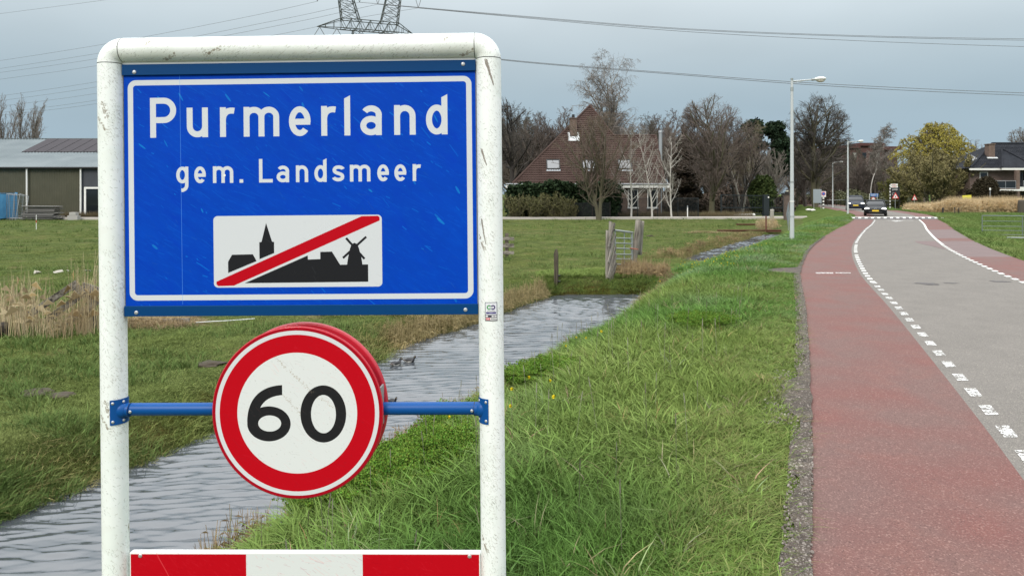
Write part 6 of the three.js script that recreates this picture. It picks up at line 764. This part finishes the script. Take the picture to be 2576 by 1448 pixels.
// ------------------------------------------------------------------ pylon and cables
{
  const A = at(797, 68, 139), B = at(1040, 83.2, 146), g = thing('pylon', 'lattice power pylon with its crossarm above the sign', 'pylon', V3((A.x + B.x) / 2, MEADOW, (A.z + B.z) / 2)), ax = V3(B.x - A.x, 0, B.z - A.z), len = ax.length(); ax.normalize(); const az = V3(-ax.z, 0, ax.x), O = g.position; const m = std(.075, .085, .08, .7, { metalness: .2 });
  const P = (t, y, w) => V3(A.x, 0, A.z).addScaledVector(ax, t).addScaledVector(az, w).setY(y).sub(V3(O.x, O.y, O.z)).clone(); const yb = 34.6, yt = 36.5, w = 1.0, S = (l, a, b, r = .07) => l.push(rod(a, b, r, 4));
  { const l = []; const t0 = 4.6, t1 = 16.0, n = 6; for (const s of [-w, w]) { S(l, P(t0, yt, s), P(t1, yt, s), .1); S(l, P(0, yb, 0), P(t0, yb, s), .09); S(l, P(t0, yb, s), P(t1, yb, s), .11); S(l, P(t1, yb, s), P(len, yb, 0), .09); S(l, P(0, yb, 0), P(t0, yt, s), .09); S(l, P(t1, yt, s), P(len, yb, 0), .09); for (let i = 0; i <= n; i++) { const t = lerp(t0, t1, i / n), q = lerp(t0, t1, (i + .5) / n); S(l, P(t, yt, s), P(t, yb, s), .045); if (i < n) { S(l, P(t, yt, s), P(q, yb, s), .06); S(l, P(q, yb, s), P(lerp(t0, t1, (i + 1) / n), yt, s), .06); } } for (const f of [.35, .7]) { S(l, P(t0 * f, lerp(yb, yt, f), s * f), P(t0 * f, yb, s * f), .05); S(l, P(len - (len - t1) * f, lerp(yb, yt, f), s * f), P(len - (len - t1) * f, yb, s * f), .05); } } for (let i = 0; i <= n; i++) { const t = lerp(t0, t1, i / n); S(l, P(t, yt, -w), P(t, yt, w), .05); S(l, P(t, yb, -w), P(t, yb, w), .05); if (i < n) S(l, P(t, yb, -w), P(lerp(t0, t1, (i + 1) / n), yb, w), .05); } tag(part('crossarm', merge(l), m, g), null, null, null, 'stuff'); }
  for (const [b0, b1, c0, c1] of [[4.7, 8.2, 3.6, 5.6], [12.5, 15.9, 14.4, 16.9]]) { const l = [], y1 = 45, n = 5, c = (i, k, s) => { const f = i / n; return P(k ? lerp(b1, c1, f) : lerp(b0, c0, f), lerp(yt, y1, f), s * lerp(w, .7, f)); }; for (let i = 0; i < n; i++) for (const s of [-1, 1]) { for (const k of [0, 1]) S(l, c(i, k, s), c(i + 1, k, s), .1); S(l, c(i, 0, s), c(i + 1, 1, s), .05); S(l, c(i, 1, s), c(i + 1, 0, s), .05); S(l, c(i + 1, 0, s), c(i + 1, 1, s), .05); } for (let i = 0; i <= n; i++) for (const k of [0, 1]) { S(l, c(i, k, -1), c(i, k, 1), .045); if (i < n) S(l, c(i, k, -1), c(i + 1, k, 1), .045); } for (let i = 0; i < 18; i++) { const f = i / 18; const p = P(lerp((b0 + b1) / 2, (c0 + c1) / 2, f), lerp(yt, y1, f), 0); S(l, p.clone().addScaledVector(ax, -.2), p.clone().addScaledVector(ax, .2), .025); } tag(part('lattice_column', merge(l), m, g), null, null, null, 'stuff'); }
  { const l = []; for (const s of [-w, w]) { S(l, P(1, 45, s * .7), P(18.4, 45, s * .7), .11); S(l, P(1, 46.6, 0), P(18.4, 46.6, 0), .08); for (let i = 0; i <= 10; i++) { S(l, P(1 + i * 1.74, 45, s * .7), P(1 + Math.min(10, i + .5) * 1.74, 46.6, 0), .05); } } tag(part('upper_crossarm', merge(l), m, g), null, null, null, 'stuff'); }
  { const l = []; const c = (i, k, s) => { const f = i / 8; return P(lerp(k ? 13 : 7, k ? 16 : 4, f), lerp(yb, 0, f), s * lerp(w, 5, f)); }; for (let i = 0; i < 8; i++) for (const s of [-1, 1]) { for (const k of [0, 1]) { S(l, c(i, k, s), c(i + 1, k, s), .12); if (s > 0) { S(l, c(i, k, -1), c(i + 1, k, 1), .06); S(l, c(i, k, 1), c(i + 1, k, -1), .06); } } S(l, c(i, 0, s), c(i + 1, 1, s), .06); S(l, c(i, 1, s), c(i + 1, 0, s), .06); } tag(part('lattice_body', merge(l), m, g), null, null, null, 'stuff'); }
  const ins = (p) => { const l = []; for (const s of [-1, 1]) l.push(rod(p.clone().sub(O), p.clone().sub(O).addScaledVector(ax, s * 1.1).add(V3(0, 3.6, 0)), .055, 6)); part('insulator', merge(l), std(.1, .1, .1, .4), g); };
  const E4 = [[798, 3, 139.3], [904, 5.5, 142], [950, 10.4, 143.4], [1052, 20, 146.2]]; E4.forEach((e) => ins(at(...e))); for (const px of [793, 845, 905, 970, 1035]) { const q = (px - 797) / 243, l = []; for (const s of [-1, 1]) { const t = clamp(q * len, .5, len - .5); l.push(rod(P(t, yb, 0), P(t + s * 1.3, yb - 2.2, 0), .06, 5)); } part('insulator', merge(l), std(.1, .1, .1, .4), g); }
  const wm = std(.16, .17, .18, .6, { metalness: .3 }), wire = (pts, r, label, group) => { const c = new THREE.CatmullRomCurve3(pts.map((p) => at(...p))); const t = part('power_cable', new THREE.TubeGeometry(c, 48, r, 5), wm, scene); tag(t, label, 'power cable', group); };
  const left = [[[-300, 72], [0, 34], [260, 0], [450, -28]], [[-300, 193], [0, 152], [260, 111], [355, 94], [644, 37.5], [798, 3]], [[-300, 213], [0, 172], [239, 135], [488, 92], [644, 61], [771, 35.5], [904, 5.5]], [[-300, 221], [0, 182], [239, 148], [563, 90], [771, 49.6], [850, 32.4], [950, 10.4]], [[-300, 239], [0, 199], [239, 165.6], [686, 89], [794, 67.5], [901, 44.7], [1052, 20]], [[-300, 279], [0, 241], [239, 206], [793, 105]], [[-300, 292], [0, 253], [239, 219], [845, 108]], [[-300, 305], [0, 267], [239, 235], [905, 110]], [[-300, 319], [0, 283], [239, 252], [970, 114]], [[-300, 325], [0, 290], [239, 261], [1035, 118]]];
  const names = ['topmost thin power cable, high at the left above the barn', 'second power cable from the top left of the sign', 'third power cable from the top left of the sign', 'fourth power cable from the top left of the sign', 'fifth power cable from the top left of the sign, passing the crossarm tip', 'highest power cable of the lower bundle left of the sign', 'second highest cable of the lower bundle left of the sign', 'middle cable of the lower bundle left of the sign', 'second lowest cable of the lower bundle left of the sign', 'lowest power cable left of the sign, just above the barn tree'];
  left.forEach((pts, i) => wire(pts.map(([x, y]) => [x, y, lerp(205, 143, clamp((x + 300) / 1200, 0, 1))]), .032, names[i], 'power cables left of the sign'));
  const right = [[[904, 5.5], [1300, 39], [1700, 70.5], [2130, 88.5], [2576, 97.5], [2900, 99]], [[950, 10.4], [1300, 41], [1700, 73], [2130, 91], [2576, 101], [2900, 103]], [[1052, 20], [1300, 43], [1700, 77.5], [2130, 101], [2576, 117], [2900, 124]], [[1035, 118], [1265, 149], [1700, 184], [2000, 206], [2300, 222], [2576, 233.5], [2900, 243]], [[1037, 120], [1265, 151], [1700, 187], [2000, 210.5], [2300, 228], [2576, 239.5], [2900, 249]]];
  const rn = ['highest of the three power cables crossing the upper right sky', 'middle one of the three power cables crossing the upper right sky', 'lowest of the three power cables crossing the upper right sky', 'upper one of two cables passing behind the near lamp head', 'lower one of two cables passing behind the near lamp head'];
  right.forEach((pts, i) => wire(pts.map(([x, y]) => [x, y, lerp(143, 150, clamp((x - 900) / 1700, 0, 1))]), i < 3 ? .05 : .06, rn[i], 'power cables right of the sign'));
}

renderer.render(scene, camera);
